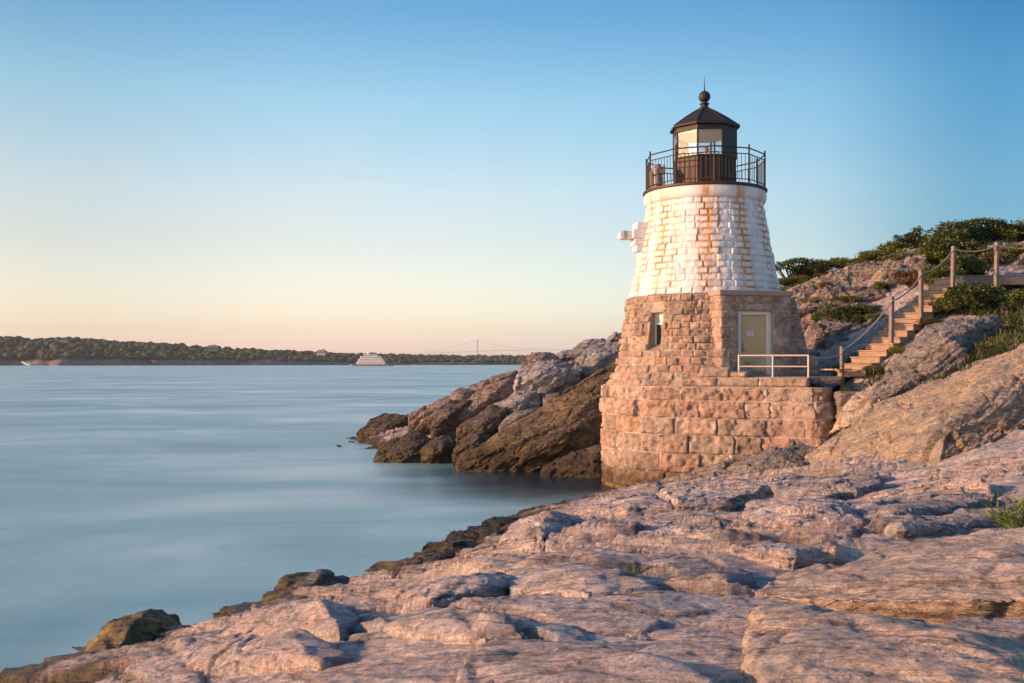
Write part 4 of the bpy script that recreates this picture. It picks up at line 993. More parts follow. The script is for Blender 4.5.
ra = Vector((pr[2][0], pr[2][1], zat(356, pr[2][1]))); rb_ = tops[0]-Vector((0, 0, .1))
mb = MB(); mb.tube([ra.lerp(rb_, t/10)-Vector((0, 0, .10*4*(t/10)*(1-t/10))) for t in range(11)], .014, 6); mb.build('chain', M['rope'], rf_, True)
q0 = P(957, 281, 36.2); bw = empty('boardwalk', tuple(q0), 'grey timber boardwalk running right from the top of the steps', 'boardwalk')
mb = MB(); x0, x1 = q0[0]-.1, q0[0]+7; zb_ = HC+(HY-276.5)/F*36.2
mb.box(((x0+x1)/2, 36.0, zb_-.17), (x1-x0, .08, .30)); mb.build('side_beam', M['wood_grey'], bw, bevel=.01)
mb = MB(); x = x0
while x < x1: mb.box((x+.07, 36.7, zb_+.005), (.13, 1.5, .04)); x += .15
mb.build('planks', M['wood_grey'], bw)
mb = MB(); mb.box(((x0+x1)/2, 37.4, zb_-.17), (x1-x0, .08, .30)); mb.build('side_beam', M['wood_grey'], bw, bevel=.01)
for k in range(4):
    mb = MB(); mb.box((x0+.6+k*2, 36.12, zb_-.7), (.14, .14, 1.2)); mb.build('support', M['wood_grey'], bw)
# dressed blocks between the landing and the stairs
for k, (px, py, Y, w, h, lab) in enumerate([(851, 399, 31.2, 1.0, .45, 'squared grey stone block right of the landing wall, upper of two'), (858, 413, 30.6, 1.1, .42, 'squared grey stone block low beside the landing wall, above the tan boulder'), (822, 381, 32.0, 1.0, .22, 'flat grey doorstep stone at the right end of the landing')]):
    c = P(px, py, Y); pts = [c+np.array([sx*w/2*(1-.05*((k+i) % 3)), sy*.45, sz*h/2]) for i, (sx, sy, sz) in enumerate([(a, b, d) for a in (-1, 1) for b in (-1, 1) for d in (-1, 1)])]
    rock('stone_block', pts, 'boulder_grey', lab, 'stone block', .035, 80+k, amp=.04, lay=.4)

# ------------------------------------------------------------------ plants
def leaf_cloud(name, n, lobes, size, seed, ratio=.45, up=.3):
    r = np.random.RandomState(seed); L = np.array(lobes, float)        # lobes: x,y,z,rx,rz
    w = L[:, 3]**2; idx = r.choice(len(L), n, p=w/w.sum())
    d = r.normal(size=(n, 3)); d /= np.linalg.norm(d, axis=1)[:, None]; rad = r.uniform(.35, 1.0, n)**.6
    # clumping: modulate radius by direction noise
    cl = fbm(d*2.2+idx[:, None]*3.1, 3, seed); rad = rad*(1+.45*cl)
    c = L[idx, :3]+d*rad[:, None]*np.stack([L[idx, 3], L[idx, 3], L[idx, 4]], 1)
    keep = c[:, 2] > -.05; c = c[keep]; n = len(c); d = d[keep]
    a = r.normal(size=(n, 3))*.8+d*.4+np.array([0, 0, up]); a /= np.linalg.norm(a, axis=1)[:, None]
    b = np.cross(a, r.normal(size=(n, 3))); b /= np.linalg.norm(b, axis=1)[:, None]
    s = size*r.uniform(.6, 1.4, n)[:, None]
    V = np.stack([c, c+a*s*.5+b*s*ratio*.5, c+a*s, c+a*s*.5-b*s*ratio*.5], 1).reshape(-1, 3)
    Q = np.arange(4*n).reshape(-1, 4)
    me = fast_mesh(name, V, Q); me.polygons.foreach_set('use_smooth', np.zeros(n, bool))
    tint = np.clip(.5+.35*fbm(c*1.6, 2, seed+1)+r.normal(size=n)*.18, 0, 1); add_attr(me, 'tint', np.repeat(tint, 4)); return me
def stems_mesh(name, lobes, seed, r0=.05):
    m = MB(); rr = random.Random(seed)
    for (x, y, z, rx, rz) in lobes:
        for k in range(3):
            e = Vector((x+rr.uniform(-.5, .5)*rx, y+rr.uniform(-.5, .5)*rx, z+rz*rr.uniform(.2, .8))); b = Vector((x*.25+rr.uniform(-.1, .1), y*.25, -.15)); mid = b.lerp(e, .5)+Vector((rr.uniform(-.15, .15), rr.uniform(-.15, .15), .1)); m.tube([b, mid, e], [r0, r0*.7, r0*.25], 5)
    me = new_mesh(name, m.v, m.f); me.materials.append(M['bark']); return me
protos = {}
def lob(seed, k, w, h):
    r = random.Random(seed); out = []
    for i in range(k): out.append((r.uniform(-w, w)*.6, r.uniform(-w, w)*.5, h*(.25+.5*r.random()), w*(.35+.3*r.random()), h*(.28+.22*r.random())))
    return out
for kind, mat, k, w, h, sz, nn_, seeds in [('dark', 'leaf_dark', 7, 1.3, 1.5, .20, 2600, (1, 2, 3)), ('green', 'leaf_green', 6, 1.2, 1.0, .17, 2600, (4, 5, 6)), ('olive', 'leaf_olive', 6, 1.1, .8, .15, 2200, (7, 8)), ('rust', 'leaf_rust', 5, .9, .6, .14, 1600, (9, 10))]:
    protos[kind] = []
    for s in seeds:
        lb = lob(s*11, k, w, h)
        lm = leaf_cloud('foliage_'+kind, nn_, lb, sz, s, .5); lm.materials.append(M[mat]); protos[kind].append((lm, stems_mesh('stems_'+kind, lb, s)))
# windswept tree with layered crown, for the left end of the skyline
lb = [(-.9, 0, 1.0, .55, .16), (-.3, .1, 1.35, .6, .18), (.4, 0, 1.6, .65, .2), (1.1, 0, 1.45, .6, .2), (.1, 0, .9, .5, .16), (.9, .1, 1.0, .6, .2), (1.6, 0, 1.1, .6, .25)]
lm = leaf_cloud('foliage_windswept', 2200, lb, .16, 77, .5); lm.materials.append(M['leaf_dark']); wind = (lm, stems_mesh('stems_windswept', lb, 7, .06))
lb = [(0, 0, .5, .5, .4), (.1, 0, 1.1, .42, .4), (-.1, 0, 1.6, .3, .35), (.25, 0, 1.3, .35, .2)]
lm = leaf_cloud('foliage_upright', 1600, lb, .15, 78, .5); lm.materials.append(M['leaf_dark']); upr = (lm, stems_mesh('stems_upright', lb, 8, .05))
def plant(name, pair, loc, sc, rz, label, cat, group=None, part='foliage'):
    e = bpy.data.objects.new(name, None); col.objects.link(e); e.location = loc; e.scale = sc; e.rotation_euler.z = rz; tag(e, label, cat, group)
    for nm_, me_ in (('foliage', pair[0]), ('stems', pair[1])):
        o = bpy.data.objects.new(nm_, me_); col.objects.link(o); o.parent = e
    return e
rp = random.Random(21)
# skyline line: (px, base py, Y)
sky_plants = [
 (792, 277, 51, 'w', 1.15, 'windswept dark tree nearest the lighthouse on the skyline', 'tree'),
 (806, 273, 51.5, 'd', .8, 'dark bush just right of the windswept tree', 'bush'),
 (822, 270, 51, 'd', .75, 'dark low bush on the skyline, second bush right of the windswept tree', 'bush'),
 (786, 282, 50.5, 'o', .9, 'low olive bush under the windswept tree beside the lighthouse', 'bush'),
 (802, 280, 50.5, 'o', .85, 'low olive bush right of the windswept trunk on the rock edge', 'bush'),
 (820, 276, 50.3, 'r', .8, 'russet grass clump on the rock edge, third right of the lighthouse', 'bush'),
 (842, 264, 51, 'g', .75, 'green mounded bush above the middle of the sunlit rock face', 'bush'),
 (858, 262, 52, 'o', .75, 'olive bush in the dip of the skyline', 'bush'),
 (872, 256, 52, 'g', .9, 'green bush where the skyline starts to rise', 'bush'),
 (888, 252, 52.5, 'g', 1.15, 'bright green bush on the rising skyline left of the upright shrub', 'bush'),
 (900, 248, 53, 'u', 1.0, 'small upright dark shrub sticking out of the skyline', 'shrub'),
 (915, 248, 53, 'u', 1.25, 'tallest spiky dark shrub above the middle post', 'shrub'),
 (930, 247, 53.5, 'g', 1.3, 'leafy green bush right of the tallest spiky shrub', 'bush'),
 (944, 243, 54, 'd', 1.25, 'dark rounded bush above the second post from the right', 'bush'),
 (958, 240, 55, 'd', 1.3, 'dark bush left of the crowning tree', 'bush'),
 (973, 240, 55.5, 'w', 1.35, 'dark tree crowning the hill with a ragged flat top', 'tree'),
 (990, 240, 56, 'd', 1.3, 'dark bush right of the crowning tree', 'bush'),
 (1004, 238, 56, 'g', 1.4, 'large green bush above the rightmost visible post', 'bush'),
 (1020, 240, 56, 'd', 1.3, 'dark bush cut by the right edge on the skyline', 'bush'),
 (1040, 240, 56, 'd', 1.3, 'dark bush beyond the right edge on the skyline', 'bush'),
 # second row, lower and nearer
 (868, 266, 49, 'o', .8, 'olive scrub lying on the sunlit rock face edge', 'bush'),
 (900, 262, 49.5, 'o', 1.0, 'yellowish scrub in front of the bright green bush', 'bush'),
 (918, 258, 50, 'g', 1.1, 'mid green scrub below the tallest spiky shrub', 'bush'),
 (936, 262, 47.5, 'g', 1.15, 'green bush behind the top of the steps', 'bush'),
 (952, 262, 47, 'd', 1.1, 'dark shaded bush behind the second post from the right', 'bush'),
 (970, 258, 48, 'g', 1.2, 'broad green bush between the two right posts, upper row', 'bush'),
 (985, 262, 46, 'o', 1.1, 'olive bush between the two right posts, lower row', 'bush'),
 (1005, 256, 49, 'o', 1.15, 'olive bush above the pale rock at the right edge', 'bush'),
 (1024, 256, 49, 'g', 1.2, 'green bush at the right edge above the rope', 'bush'),
 (965, 274, 41, 'd', .8, 'dark bush tucked behind the boardwalk', 'bush'),
 (940, 278, 41, 'g', .75, 'green bush beside the top steps', 'bush'),
 (915, 284, 41.5, 'r', .9, 'russet bush left of the top steps', 'bush'),
 (905, 276, 45, 'r', .8, 'russet bush against the pale pointed rock', 'bush'),
 (826, 284, 46.5, 'r', .6, 'small russet plant on the middle of the sunlit rock', 'bush'),
 (812, 300, 43.5, 'o', .5, 'small olive bush beside the lighthouse on the reddish rock', 'bush'),
 (848, 298, 43, 'o', .5, 'small golden bush on the reddish rock below the sunlit face', 'bush'),
 (880, 286, 44, 'g', .5, 'small green bush right of the golden one', 'bush'),
 (836, 322, 41.5, 'd', .75, 'dark green mound right beside the lighthouse vestibule', 'bush'),
 (858, 318, 41.5, 'd', .7, 'dark green mound right of the one beside the vestibule', 'bush'),
 (878, 318, 40.5, 'g', .5, 'green mound left of the middle steps', 'bush'),
 # below the boardwalk and posts
 (945, 306, 34.6, 'g', .75, 'green bush at the foot of the second post from the right', 'bush'),
 (966, 304, 34.6, 'd', .75, 'dark bush under the left part of the boardwalk', 'bush'),
 (988, 304, 34.4, 'd', .75, 'dark bush under the boardwalk at the rightmost visible post', 'bush'),
 (1010, 302, 34.4, 'g', .75, 'green bush under the boardwalk near the right edge', 'bush'),
 (930, 320, 33.6, 'o', .5, 'olive tuft between the domed boulder and the upper steps', 'bush'),
 (1012, 330, 31.2, 'o', .6, 'olive bush right of the domed boulder', 'bush'),
 (1000, 360, 28.6, 'd', .6, 'dark bush in the gap behind the huge tan boulder', 'bush'),
 (960, 386, 27.0, 'o', .55, 'yellow green bush in the gap between the two boulders', 'bush'),
 (935, 392, 27.2, 'g', .45, 'small green plant at the left end of the gap between the boulders', 'bush'),
 (872, 366, 31.9, 'g', .32, 'small green plant at the side of the lower steps', 'bush'),
 (898, 350, 32.4, 'g', .35, 'small green plant at the foot of the second post from the left', 'bush'),
 (846, 394, 31.4, 'd', .32, 'small dark plant at the foot of the leftmost post', 'bush'),
]
kk = {'d': 'dark', 'g': 'green', 'o': 'olive', 'r': 'rust'}
for i, (px, py, Y, kind, sc, lab, cat) in enumerate(sky_plants):
    q = P(px, py, Y); z = q[2]; sc = sc*(.62 if Y > 50 else .8); pair = wind if kind == 'w' else upr if kind == 'u' else protos[kk[kind]][i % len(protos[kk[kind]])]
    plant('windswept_tree' if kind == 'w' else 'shrub' if kind == 'u' else 'bush', pair, (q[0], q[1], z-.15), (sc*rp.uniform(1.1, 1.4), sc*1.2, sc*rp.uniform(.65, .95)), 0 if kind == 'w' else rp.uniform(0, 6.28), lab, cat)
# near leafy plant at the right edge and the small tuft in a crack
def blade_plant(loc, n, L, w, seed, mat, label, cat, spread=.5, name='leafy_plant'):
    r = random.Random(seed); vs = []; fs = []; ti = []
    for k in range(n):
        a = r.uniform(0, 6.28); el = r.uniform(.35, 1.3); l = L*r.uniform(.5, 1.1); b = Vector(loc)+Vector((r.uniform(-1, 1), r.uniform(-1, 1), 0))*spread*.3
        stem = Vector((math.cos(a)*math.cos(el), math.sin(a)*math.cos(el), math.sin(el))); t0 = r.random()
        for j in range(4):
            base = b+stem*l*(.25+.25*j)*r.uniform(.8, 1.1); d = (stem+Vector((r.uniform(-1, 1), r.uniform(-1, 1), r.uniform(-.2, .8)))*.8).normalized(); s = d.cross(Vector((r.uniform(-1, 1), r.uniform(-1, 1), r.uniform(-1, 1)))).normalized(); ll = l*.45; i0 = len(vs)
            vs += [base, base+d*ll*.35+s*w, base+d*ll-Vector((0, 0, ll*.2)), base+d*ll*.35-s*w]; fs.append((i0, i0+1, i0+2, i0+3)); ti += [min(1, max(0, t0*.6+r.random()*.4))]*4
        i0 = len(vs); s = stem.orthogonal().normalized()*.006; vs += [b-s, b+s, b+stem*l+s, b+stem*l-s]; fs.append((i0, i0+1, i0+2, i0+3)); ti += [.2]*4
    me = new_mesh(name, vs, fs); add_attr(me, 'tint', ti); o = obj(name, me, M[mat]); tag(o, label, cat); return o
blade_plant(P(1022, 533, 11.6), 70, .40, .015, 5, 'leaf_bright', 'bright green leafy plant at the right edge behind the peach slab', 'plant', .9)
blade_plant(P(634, 574, 10.9), 14, .13, .008, 6, 'leaf_bright', 'tiny green plant growing in a crack of the foreground rock', 'plant', .3)
# low ground cover as stuff on the hill and among the rocks by the stairs
def ground_cover():
    r = np.random.RandomState(5); pts = []
    reg = [((12, 30), (44, 62), 9000), ((11.5, 19), (30.5, 36), 5000), ((9.5, 15), (28, 32), 1300)]
    X = np.concatenate([r.uniform(a[0], a[1], n_) for a, b, n_ in reg]); Y = np.concatenate([r.uniform(b[0], b[1], n_) for a, b, n_ in reg])
    p = np.stack([X, Y, np.zeros(len(X))], 1); z = base_h(X, Y); p[:, 2] = z
    d, _ = rock_detail(p); far = sstep(30, 60, Y); z = z+d*(1+.9*far)-.05; p[:, 2] = z
    m = fbm(p*.35, 3, 71); k = (m > -.02) & (z > 2.6); dens = r.rand(len(k)); k &= (dens < .9)
    # stay off the steps
    rel = p[:, :2]-np.array([p0.x, p0.y]); ss = rel@np.array([sdn.x, sdn.y]); k &= ~((np.abs(ss) < .65) & (X > 10.5) & (X < 17) & (Y < 37))
    p = p[k]; n_ = len(p); nb = 7
    c = np.repeat(p, nb, 0)+np.concatenate([r.normal(size=(n_*nb, 2))*.12, np.full((n_*nb, 1), -.02)], 1)
    a = r.normal(size=(n_*nb, 3))*.35+np.array([0, 0, 1.]); s = (.09+.15*np.repeat(r.rand(n_), nb))[:, None]; b = np.cross(a, r.normal(size=a.shape)); b /= np.linalg.norm(b, axis=1)[:, None]
    V = np.stack([c-b*.018, c+b*.018, c+a*s+b*.008, c+a*s-b*.008], 1).reshape(-1, 3)
    me = fast_mesh('grass', V, np.arange(len(V)).reshape(-1, 4)); add_attr(me, 'tint', np.repeat(np.clip(.5+.4*fbm(c*.8, 2, 3)+.1*r.normal(size=len(c)), 0, 1), 4))
    M['grass'] = leafmat('grass_blades', (.03, .045, .012), (.075, .09, .022), (.17, .13, .045)); o = obj('grass', me, M['grass']); tag(o, 'tufts of dry olive grass and low plants between the hillside rocks', 'grass', kind='stuff')
ground_cover()

# ------------------------------------------------------------------ water
def water():
    t = NT('sea_water')
    p = t.pos((.09, .13, 1)); p2 = t.pos((.022, .045, 1)); pr_ = t.pos()
    a = t.noise(p, 1.0, 5, .55, .6); b = t.noise(p2, 1.0, 4, .5)
    f = t.math('ADD', t.math('MULTIPLY', a, .55), t.math('MULTIPLY', b, .45))
    c = t.ramp(f, [(.34, (.085, .22, .28)), (.5, (.26, .46, .49)), (.62, (.52, .68, .68))])
    gr_ = t.math('ADD', t.math('MULTIPLY', a, .2), .26)
    nn = t.bump(t.noise(t.pos((.05, .25, 1)), 1.0, 3, .5), .12, 1.2)
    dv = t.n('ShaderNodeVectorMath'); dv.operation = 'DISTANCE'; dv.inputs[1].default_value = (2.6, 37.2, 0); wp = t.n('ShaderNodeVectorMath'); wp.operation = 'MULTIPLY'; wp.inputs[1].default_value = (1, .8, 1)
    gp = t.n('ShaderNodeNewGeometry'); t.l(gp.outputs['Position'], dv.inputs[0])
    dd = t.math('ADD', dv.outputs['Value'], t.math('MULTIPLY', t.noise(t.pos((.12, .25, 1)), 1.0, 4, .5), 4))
    calm_refl = t.n('ShaderNodeMapRange'); calm_refl.interpolation_type = 'SMOOTHSTEP'; calm_refl.inputs[1].default_value = 4.5; calm_refl.inputs[2].default_value = 12; calm_refl.inputs[3].default_value = 1; calm_refl.inputs[4].default_value = 0; t.l(dd, calm_refl.inputs[0])
    c = t.mix(calm_refl.outputs[0], c, (.012, .03, .045)); gr_ = t.math('SUBTRACT', gr_, t.math('MULTIPLY', calm_refl.outputs[0], .12))  # calm, less milky inlet; the rocks' dark reflection is painted into its colour too
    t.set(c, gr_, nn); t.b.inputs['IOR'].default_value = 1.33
    return t.m
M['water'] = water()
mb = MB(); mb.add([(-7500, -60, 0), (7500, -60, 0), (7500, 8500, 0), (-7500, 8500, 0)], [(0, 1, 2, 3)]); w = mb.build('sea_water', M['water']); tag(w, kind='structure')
mb = MB(); mb.add([(-7500, -60, -7), (7500, -60, -7), (7500, 8500, -7), (-7500, 8500, -7)], [(0, 1, 2, 3)]); w = mb.build('seabed', simple('seabed_mud', (.04, .04, .035), .9)); tag(w, kind='structure')

# ------------------------------------------------------------------ far shore
def far_land():
    ridge = [(-400, 330, 1700), (-100, 334, 1750), (0, 341, 1800), (60, 341, 1800), (100, 344, 1850), (160, 347, 1900), (200, 350, 1950), (270, 353, 2050), (340, 356, 2200), (420, 357.5, 2350), (500, 358, 2500), (600, 359, 2700), (800, 358, 2900), (1100, 352, 3000), (1400, 345, 3000)]
    PX = np.linspace(-400, 1400, 700); ry = np.interp(PX, [a[0] for a in ridge], [a[1] for a in ridge]); rY = np.interp(PX, [a[0] for a in ridge], [a[2] for a in ridge])
    prof = [(0, -.2), (4, .10), (12, .20), (40, .34), (160, .75), (320, 1.0), (700, 1.0), (900, -.1)]
    V = []
    for s, hfrac in prof:
        Y = rY+s; X = (PX-CX)/F*rY*(1+s/2500); top = HC+(HY-ry)/F*(rY+320)
        q = np.stack([X*.01, Y*.01, X*0+s], 1); zz = top*hfrac+(fbm(q*1.3, 4, 5)*3+fbm(q*8, 3, 6)*1.5)*(1 if 0 < s < 900 else 0)
        V.append(np.stack([X, Y+fbm(q, 3, 8)*25*(s > 0)+fbm(q[:, :]*np.array([1, 0, 0])*2, 4, 12)*30, zz], 1))
    V = np.concatenate(V); m = len(prof); k = len(PX); i = np.arange(m*k).reshape(m, k)
    Q = np.stack([i[:-1, :-1].ravel(), i[:-1, 1:].ravel(), i[1:, 1:].ravel(), i[1:, :-1].ravel()], 1)
    t = NT('far_shore_rock'); p = t.pos((1, 1, 2)); c = t.ramp(t.noise(p, .09, 7, .7), [(.35, (.07, .065, .055)), (.5, (.17, .145, .125)), (.65, (.27, .22, .19))])
    sep = t.n('ShaderNodeSeparateXYZ'); t.l(t.pos(), sep.inputs[0]); c = t.mix(t.ramp(t.math('MULTIPLY', sep.outputs['Z'], .05), [(.35, 0), (.6, 1)]), c, (.05, .055, .03)); t.set(c, .9, t.bump(t.noise(t.pos(), .2, 6, .7), .8, 3))
    me = fast_mesh('far_shore', V, Q); add_attr(me, 'crack', np.zeros(len(V))); o = obj('far_shore', me, t.m); tag(o, kind='structure')
    # wood on it
    bm = bmesh.new(); bmesh.ops.create_icosphere(bm, subdivisions=2, radius=1); bv = np.array([v.co[:] for v in bm.verts]); bf = np.array([[v.index for v in f.verts] for f in bm.faces]); bm.free()
    r = np.random.RandomState(9); Vs = []; Fs = []; T = []; nb = 0
    N = 5200
    px = r.uniform(-380, 1350, N); s = 28+r.rand(N)**1.2*420; tY = np.interp(px, [a[0] for a in ridge], [a[2] for a in ridge]); ty = np.interp(px, [a[0] for a in ridge], [a[1] for a in ridge])
    top = HC+(HY-ty)/F*(tY+320); hf = np.interp(s, [a for a, b in prof], [b for a, b in prof])
    for k in range(N):
        x = (px[k]-CX)/F*tY[k]*(1+s[k]/2500); rad = r.uniform(3.5, 8.5)*(1.25 if r.rand() > .93 else 1); z = top[k]*hf[k]+rad*.3
        v = bv*np.array([rad*1.1, rad, rad*r.uniform(.6, 1.0)]); v = v*(1+.28*vnoise(bv*2.1+k*1.7, 3))[:, None]
        Vs.append(v+np.array([x, tY[k]+s[k], z])); Fs.append(bf+nb); nb += len(bv); T.append(np.full(len(bv), r.rand()))
    V = np.concatenate(Vs); Fc = np.concatenate(Fs); me = bpy.data.meshes.new('far_wood'); m_ = len(Fc)
    me.vertices.add(len(V)); me.vertices.foreach_set('co', V.astype(np.float32).ravel()); me.loops.add(m_*3); me.polygons.add(m_); me.loops.foreach_set('vertex_index', Fc.astype(np.int32).ravel()); me.polygons.foreach_set('loop_start', np.arange(0, m_*3, 3, dtype=np.int32)); me.polygons.foreach_set('loop_total', np.full(m_, 3, dtype=np.int32)); me.update(calc_edges=True)
    add_attr(me, 'tint', np.concatenate(T)); t = NT('far_foliage'); c = t.ramp(t.attr('tint'), [(0, (.018, .030, .014)), (1, (.050, .062, .022))]); c = t.mix(.5, c, t.ramp(t.noise(t.pos(), .35, 4, .7), [(.35, .3), (.65, 1.5)]), 'MULTIPLY'); t.set(c, .9)
    o = obj('far_wood', me, t.m); tag(o, 'dark green wood covering the low far shore', 'wood', kind='stuff')
far_land()
def house(px, py, Y, w, h, label, roofc='wood_grey', rz=.2):
    c = P(px, py, Y); e = empty('house', tuple(c), label, 'house')
    m = MB(); m.box((c[0], c[1], c[2]), (w, w*.6, h), rz); m.build('wall', M['horn'], e)
    Mz = Matrix.Rotation(rz, 3, 'Z'); pts = [(-w*.55, -w*.36, 0), (w*.55, -w*.36, 0), (w*.55, w*.36, 0), (-w*.55, w*.36, 0), (-w*.35, 0, h*.75), (w*.35, 0, h*.75)]
    m = MB(); m.add([Vector(c)+Vector((0, 0, h*.5))+Mz@Vector(p_) for p_ in pts], [(0, 1, 5, 4), (1, 2, 5), (2, 3, 4, 5), (3, 0, 4), (3, 2, 1, 0)]); m.build('roof', M['wood_grey'], e)
    m = MB(); m.box((c[0]+w*.15, c[1], c[2]+h*1.3), (w*.08, w*.08, h*.6), rz); m.build('chimney', M['cap'], e)
    for k in range(3):
        q = Vector(c)+Mz@Vector(((k-1)*w*.3, -w*.3-.05, 0)); m = MB(); m.box(q, (w*.12, .2, h*.35), rz); m.build('window', M['white_pane'], e)
house(64, 345, 1990, 19, 9, 'grey roofed house in the trees on the highest part of the far shore')
house(213, 350, 2120, 22, 8, 'long grey roofed house in the middle of the far wooded shore')
house(322, 354, 2300, 22, 8, 'pale roofed house on the far wooded shore, nearest the ferry', rz=-.2)
m = MB(); a = Vector(P(22, 360, 1720)); b = Vector(P(29, 363.5, 1715)); b.z = .2; a.z = 7; m.tube([a, b], 1.2, 6); m.tube([Vector(P(24, 364, 1712)), Vector(P(31, 364.2, 1712))], 1.0, 6); o = m.build('boat_ramp', M['paper']); tag(o, 'pale slanting ramp on the far shore at the left edge', 'ramp')
# ferry (shown at rest)
fc = P(371, 365.2, 1500); fe = empty('ferry', (fc[0], fc[1], 0), 'pale ferry with stacked decks crossing in front of the far shore', 'ferry')
def fbox(nm, dx, w, d, z0, z1, mat, bev=.5):
    mm = MB(); mm.box((fc[0]+dx, fc[1], (z0+z1)/2), (w, d, z1-z0)); mm.build(nm, mat, fe, bevel=bev)
M['ferrywhite'] = simple('ferry_white', (.80, .72, .68), .5, .05, .2); M['ferryhull'] = simple('ferry_hull', (.38, .27, .25), .5, .1, .2); M['ferryglass'] = simple('ferry_windows', (.30, .28, .28), .3, .1, .2)
mm = MB(); hp = [(-33, 0), (-29, -5), (28, -5), (36, 0), (28, 5), (-29, 5)]
mm.add([(fc[0]+x*.9, fc[1]+y*.7, -.5) for x, y in hp]+[(fc[0]+x, fc[1]+y, 2.6) for x, y in hp], [(0, 1, 7, 6), (1, 2, 8, 7), (2, 3, 9, 8), (3, 4, 10, 9), (4, 5, 11, 10), (5, 0, 6, 11), (6, 7, 8, 9, 10, 11)]); mm.build('hull', M['ferryhull'], fe)
for nm_, w, z0, z1 in (('lower_deck', 42, 2.6, 7.0), ('middle_deck', 37, 7.0, 11.0), ('upper_deck', 31, 11.0, 14.6), ('wheelhouse', 20, 14.6, 17.6)):
    fbox(nm_, 0, w, 9, z0, z1, M['ferrywhite']); mm = MB(); mm.box((fc[0], fc[1]-4.55, (z0+z1)/2+.3), (w*.9, .2, 1.1)); mm.build('window_band', M['ferryglass'], fe)
mm = MB(); mm.lathe([(1.6, 17.5), (1.5, 20.5)], (fc[0]-4, fc[1]), 12); mm.build('funnel', M['ferrywhite'], fe); mm = MB(); mm.tube([(fc[0]+5, fc[1], 17.5), (fc[0]+5, fc[1], 21)], .25, 6); mm.build('mast', M['ferrywhite'], fe)
# suspension bridge
BY = 6500; M['bridge'] = simple('bridge_steel', (.55, .60, .66), .6, .05, .01)
def bp(px, py): return Vector(P(px, py, BY))
be = empty('suspension_bridge', tuple(P(478, 364, BY)), 'pale blue suspension bridge far away behind the wooded shore', 'bridge')
dk = [(385, 357.5), (410, 355), (440, 353), (478, 351.2), (530, 349.8), (583, 349.8), (640, 352), (700, 355)]
mm = MB()
for off in (0,):
    pts = [bp(a, b) for a, b in dk]
    for a, b in zip(pts[:-1], pts[1:]):
        vs = [q+Vector((0, dy, dz)) for q in (a, b) for dy in (-10, 10) for dz in (-1.5, 1.5)]; mm.add(vs, [(0, 1, 3, 2), (4, 6, 7, 5), (0, 4, 5, 1), (2, 3, 7, 6), (0, 2, 6, 4), (1, 5, 7, 3)])
mm.build('deck', M['bridge'], be)
for px in (477.5, 583):
    t_ = bp(px, 339.5); mm = MB()
    for dy in (-11, 11): mm.box((t_.x, BY+dy, t_.z/2), (8, 5, t_.z))
    for zz in (t_.z-4, t_.z*.72, t_.z*.5): mm.box((t_.x, BY, zz), (6, 24, 5))
    mm.build('bridge_tower', M['bridge'], be)
for dy in (-11, 11):
    mm = MB(); pts = [bp(410, 355), bp(440, 350.5), bp(477.5, 340)]+[bp(477.5+105.5*t/14, 340+8.6*4*(t/14)*(1-t/14)) for t in range(1, 15)]+[bp(620, 350), bp(650, 354)]
    mm.tube([q+Vector((0, dy, 0)) for q in pts], .6, 5); mm.build('cable', M['bridge'], be)
mm = MB()
for t in range(1, 28):
    px = 477.5+105.5*t/28; a = bp(px, 340+8.6*4*(t/28)*(1-t/28)); b = bp(px, np.interp(px, [a_[0] for a_ in dk], [a_[1] for a_ in dk])); mm.tube([a, b], .22, 4)
mm.build('hangers', M['bridge'], be)

# ------------------------------------------------------------------ evening air
hz = bpy.data.materials.new('haze'); hz.use_nodes = True; ht = hz.node_tree; ht.nodes.clear(); ho = ht.nodes.new('ShaderNodeOutputMaterial'); hv_ = ht.nodes.new('ShaderNodeVolumePrincipled')
hv_.inputs['Color'].default_value = (.86, .90, .95, 1); hv_.inputs['Density'].default_value = 4.5e-5; hv_.inputs['Anisotropy'].default_value = .2; ht.links.new(hv_.outputs[0], ho.inputs['Volume'])
mb = MB(); mb.box((0, 4200, 96), (15400, 9000, 210)); hb = mb.build('haze', hz); tag(hb, 'thin evening haze over the water and far shore', 'haze', kind='stuff')

# ------------------------------------------------------------------ light, sky, camera
SUN_EL = R(13.0); SAZ = R(11)      # sun to the left (-X), SAZ towards the camera side
sv = Vector((-math.cos(SAZ)*math.cos(SUN_EL), -math.sin(SAZ)*math.cos(SUN_EL), math.sin(SUN_EL)))
sl = bpy.data.lights.new('sun', 'SUN'); sl.energy = 3.7; sl.angle = R(.8); sl.color = (1.0, .53, .29)
so = bpy.data.objects.new('sun', sl); col.objects.link(so); so.rotation_euler = sv.to_track_quat('Z', 'Y').to_euler()
SKYZ = [(0, (1.551, 1.247, 1.601)), (0.018, (1.47, 1.166, 1.506)), (0.032, (1.319, 1.054, 1.183)), (0.071, (1.348, 1.054, 1.031)), (0.12, (1.343, 1.027, 0.942)), (0.167, (1.369, 1.105, 0.994)), (0.254, (1.021, 1.121, 1.057)), (0.331, (0.566, 0.882, 0.996)), (0.45, (0.596, 0.824, 0.97)), (0.7, (0.795, 1.02, 1.119))]
SKYX = [(-1, (.9, .8, .7)), (-.42, (.60, .68, .71)), (-.2, (1, 1, 1)), (.07, (.8, .9, .93)), (.29, (.58, .72, .79)), (.42, (.06, .30, .46)), (.62, (.35, .55, .70)), (1, (.6, .75, .85))]
wd = bpy.data.worlds.new('World'); scene.world = wd; wd.use_nodes = True; nt_ = wd.node_tree; bg = nt_.nodes['Background']
sky = nt_.nodes.new('ShaderNodeTexSky'); sky.sky_type = 'NISHITA'; sky.sun_disc = False; sky.sun_elevation = SUN_EL
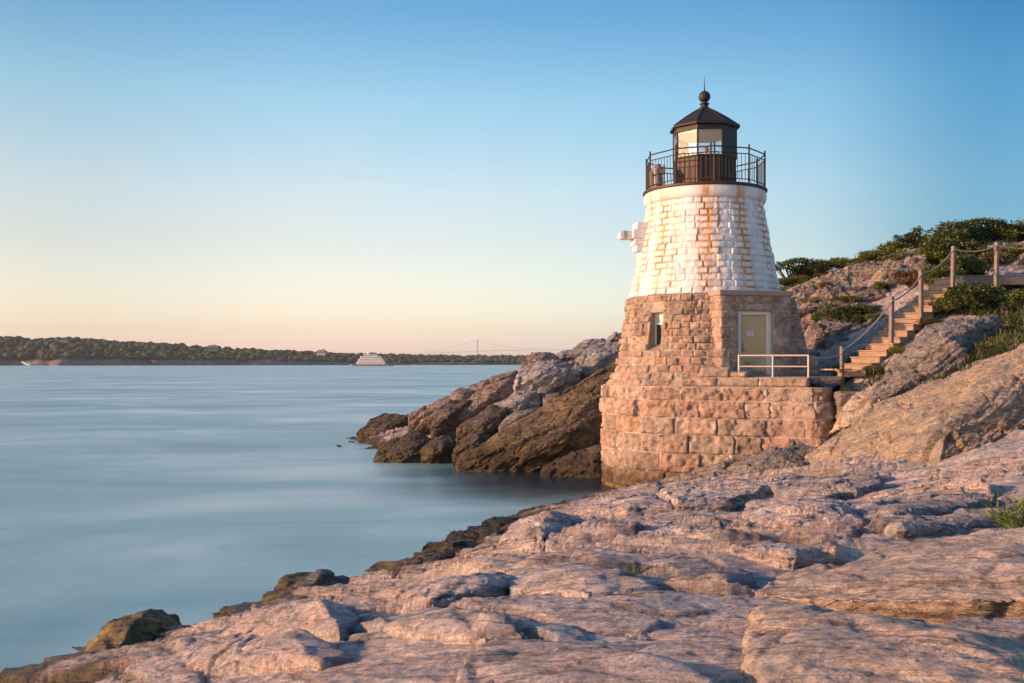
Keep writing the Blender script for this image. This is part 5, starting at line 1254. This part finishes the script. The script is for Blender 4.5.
sky.sun_rotation = math.atan2(sv.x, sv.y); sky.altitude = 0; sky.air_density = 1.0; sky.dust_density = 1.0; sky.ozone_density = 1.6
tc = nt_.nodes.new('ShaderNodeTexCoord'); sx = nt_.nodes.new('ShaderNodeSeparateXYZ'); nt_.links.new(tc.outputs['Generated'], sx.inputs[0])
def wramp(sock, stops, lo, hi):
    mr = nt_.nodes.new('ShaderNodeMapRange'); mr.inputs[1].default_value = lo; mr.inputs[2].default_value = hi; nt_.links.new(sock, mr.inputs[0])
    r = nt_.nodes.new('ShaderNodeValToRGB'); e = r.color_ramp.elements; r.color_ramp.interpolation = 'LINEAR' if lo == 0 else 'B_SPLINE'
    while len(e) < len(stops): e.new(.5)
    for i, (p_, c_) in enumerate(stops): e[i].position = (p_-lo)/(hi-lo); e[i].color = (c_[0]/4, c_[1]/4, c_[2]/4, 1)
    nt_.links.new(mr.outputs[0], r.inputs[0]); return r.outputs[0]
def wmul(a, b, k):
    m = nt_.nodes.new('ShaderNodeMix'); m.data_type = 'RGBA'; m.blend_type = 'MULTIPLY'; m.inputs[0].default_value = 1; nt_.links.new(a, m.inputs[6]); nt_.links.new(b, m.inputs[7])
    s_ = nt_.nodes.new('ShaderNodeVectorMath'); s_.operation = 'SCALE'; s_.inputs['Scale'].default_value = k; nt_.links.new(m.outputs[2], s_.inputs[0]); return s_.outputs[0]
# sky tint: warm pale band at the horizon, deeper blue away from the sun, unseen overhead and far-right sky lifted as added fill
c_ = wmul(sky.outputs[0], wramp(sx.outputs['Z'], SKYZ, 0, .7), 4)
c_ = wmul(c_, wramp(sx.outputs['X'], SKYX, -1, 1), 4)
nt_.links.new(c_, bg.inputs[0]); bg.inputs[1].default_value = .15
cam = bpy.data.cameras.new('camera'); co_ = bpy.data.objects.new('camera', cam); col.objects.link(co_); scene.camera = co_
cam.sensor_width = 36; cam.lens = 36*F/1024; cam.shift_y = (HY-341.5)/1024; cam.clip_end = 30000; cam.clip_start = .1
co_.location = (0, 0, HC); co_.rotation_euler = (R(90), 0, 0)
scene.render.engine = 'CYCLES'
cy = scene.cycles; cy.max_bounces = 6; cy.diffuse_bounces = 3; cy.glossy_bounces = 3; cy.transmission_bounces = 4; cy.volume_bounces = 0; cy.transparent_max_bounces = 8
vs_ = scene.view_settings; vs_.view_transform = 'Standard'; vs_.look = 'None'; vs_.exposure = 0.9; vs_.gamma = 1

G = {'bush': 'bushes and shrubs on the hillside', 'shrub': 'bushes and shrubs on the hillside', 'rock slab': 'slabs and ledges of the rock shelf', 'house': 'houses on the far shore', 'stone block': 'squared stones beside the landing', 'rock': 'seaweed covered rocks at the water edge'}
for o in list(col.objects):
    if o.get('category') in G: o['group'] = G[o['category']]
for o in list(col.objects):
    if o.get('category') == 'boulder': o['group'] = 'boulders of the rocky point' if o.bound_box[0][0] < 6.2 and o.bound_box[0][1] > 34 else 'boulders of the hillside'
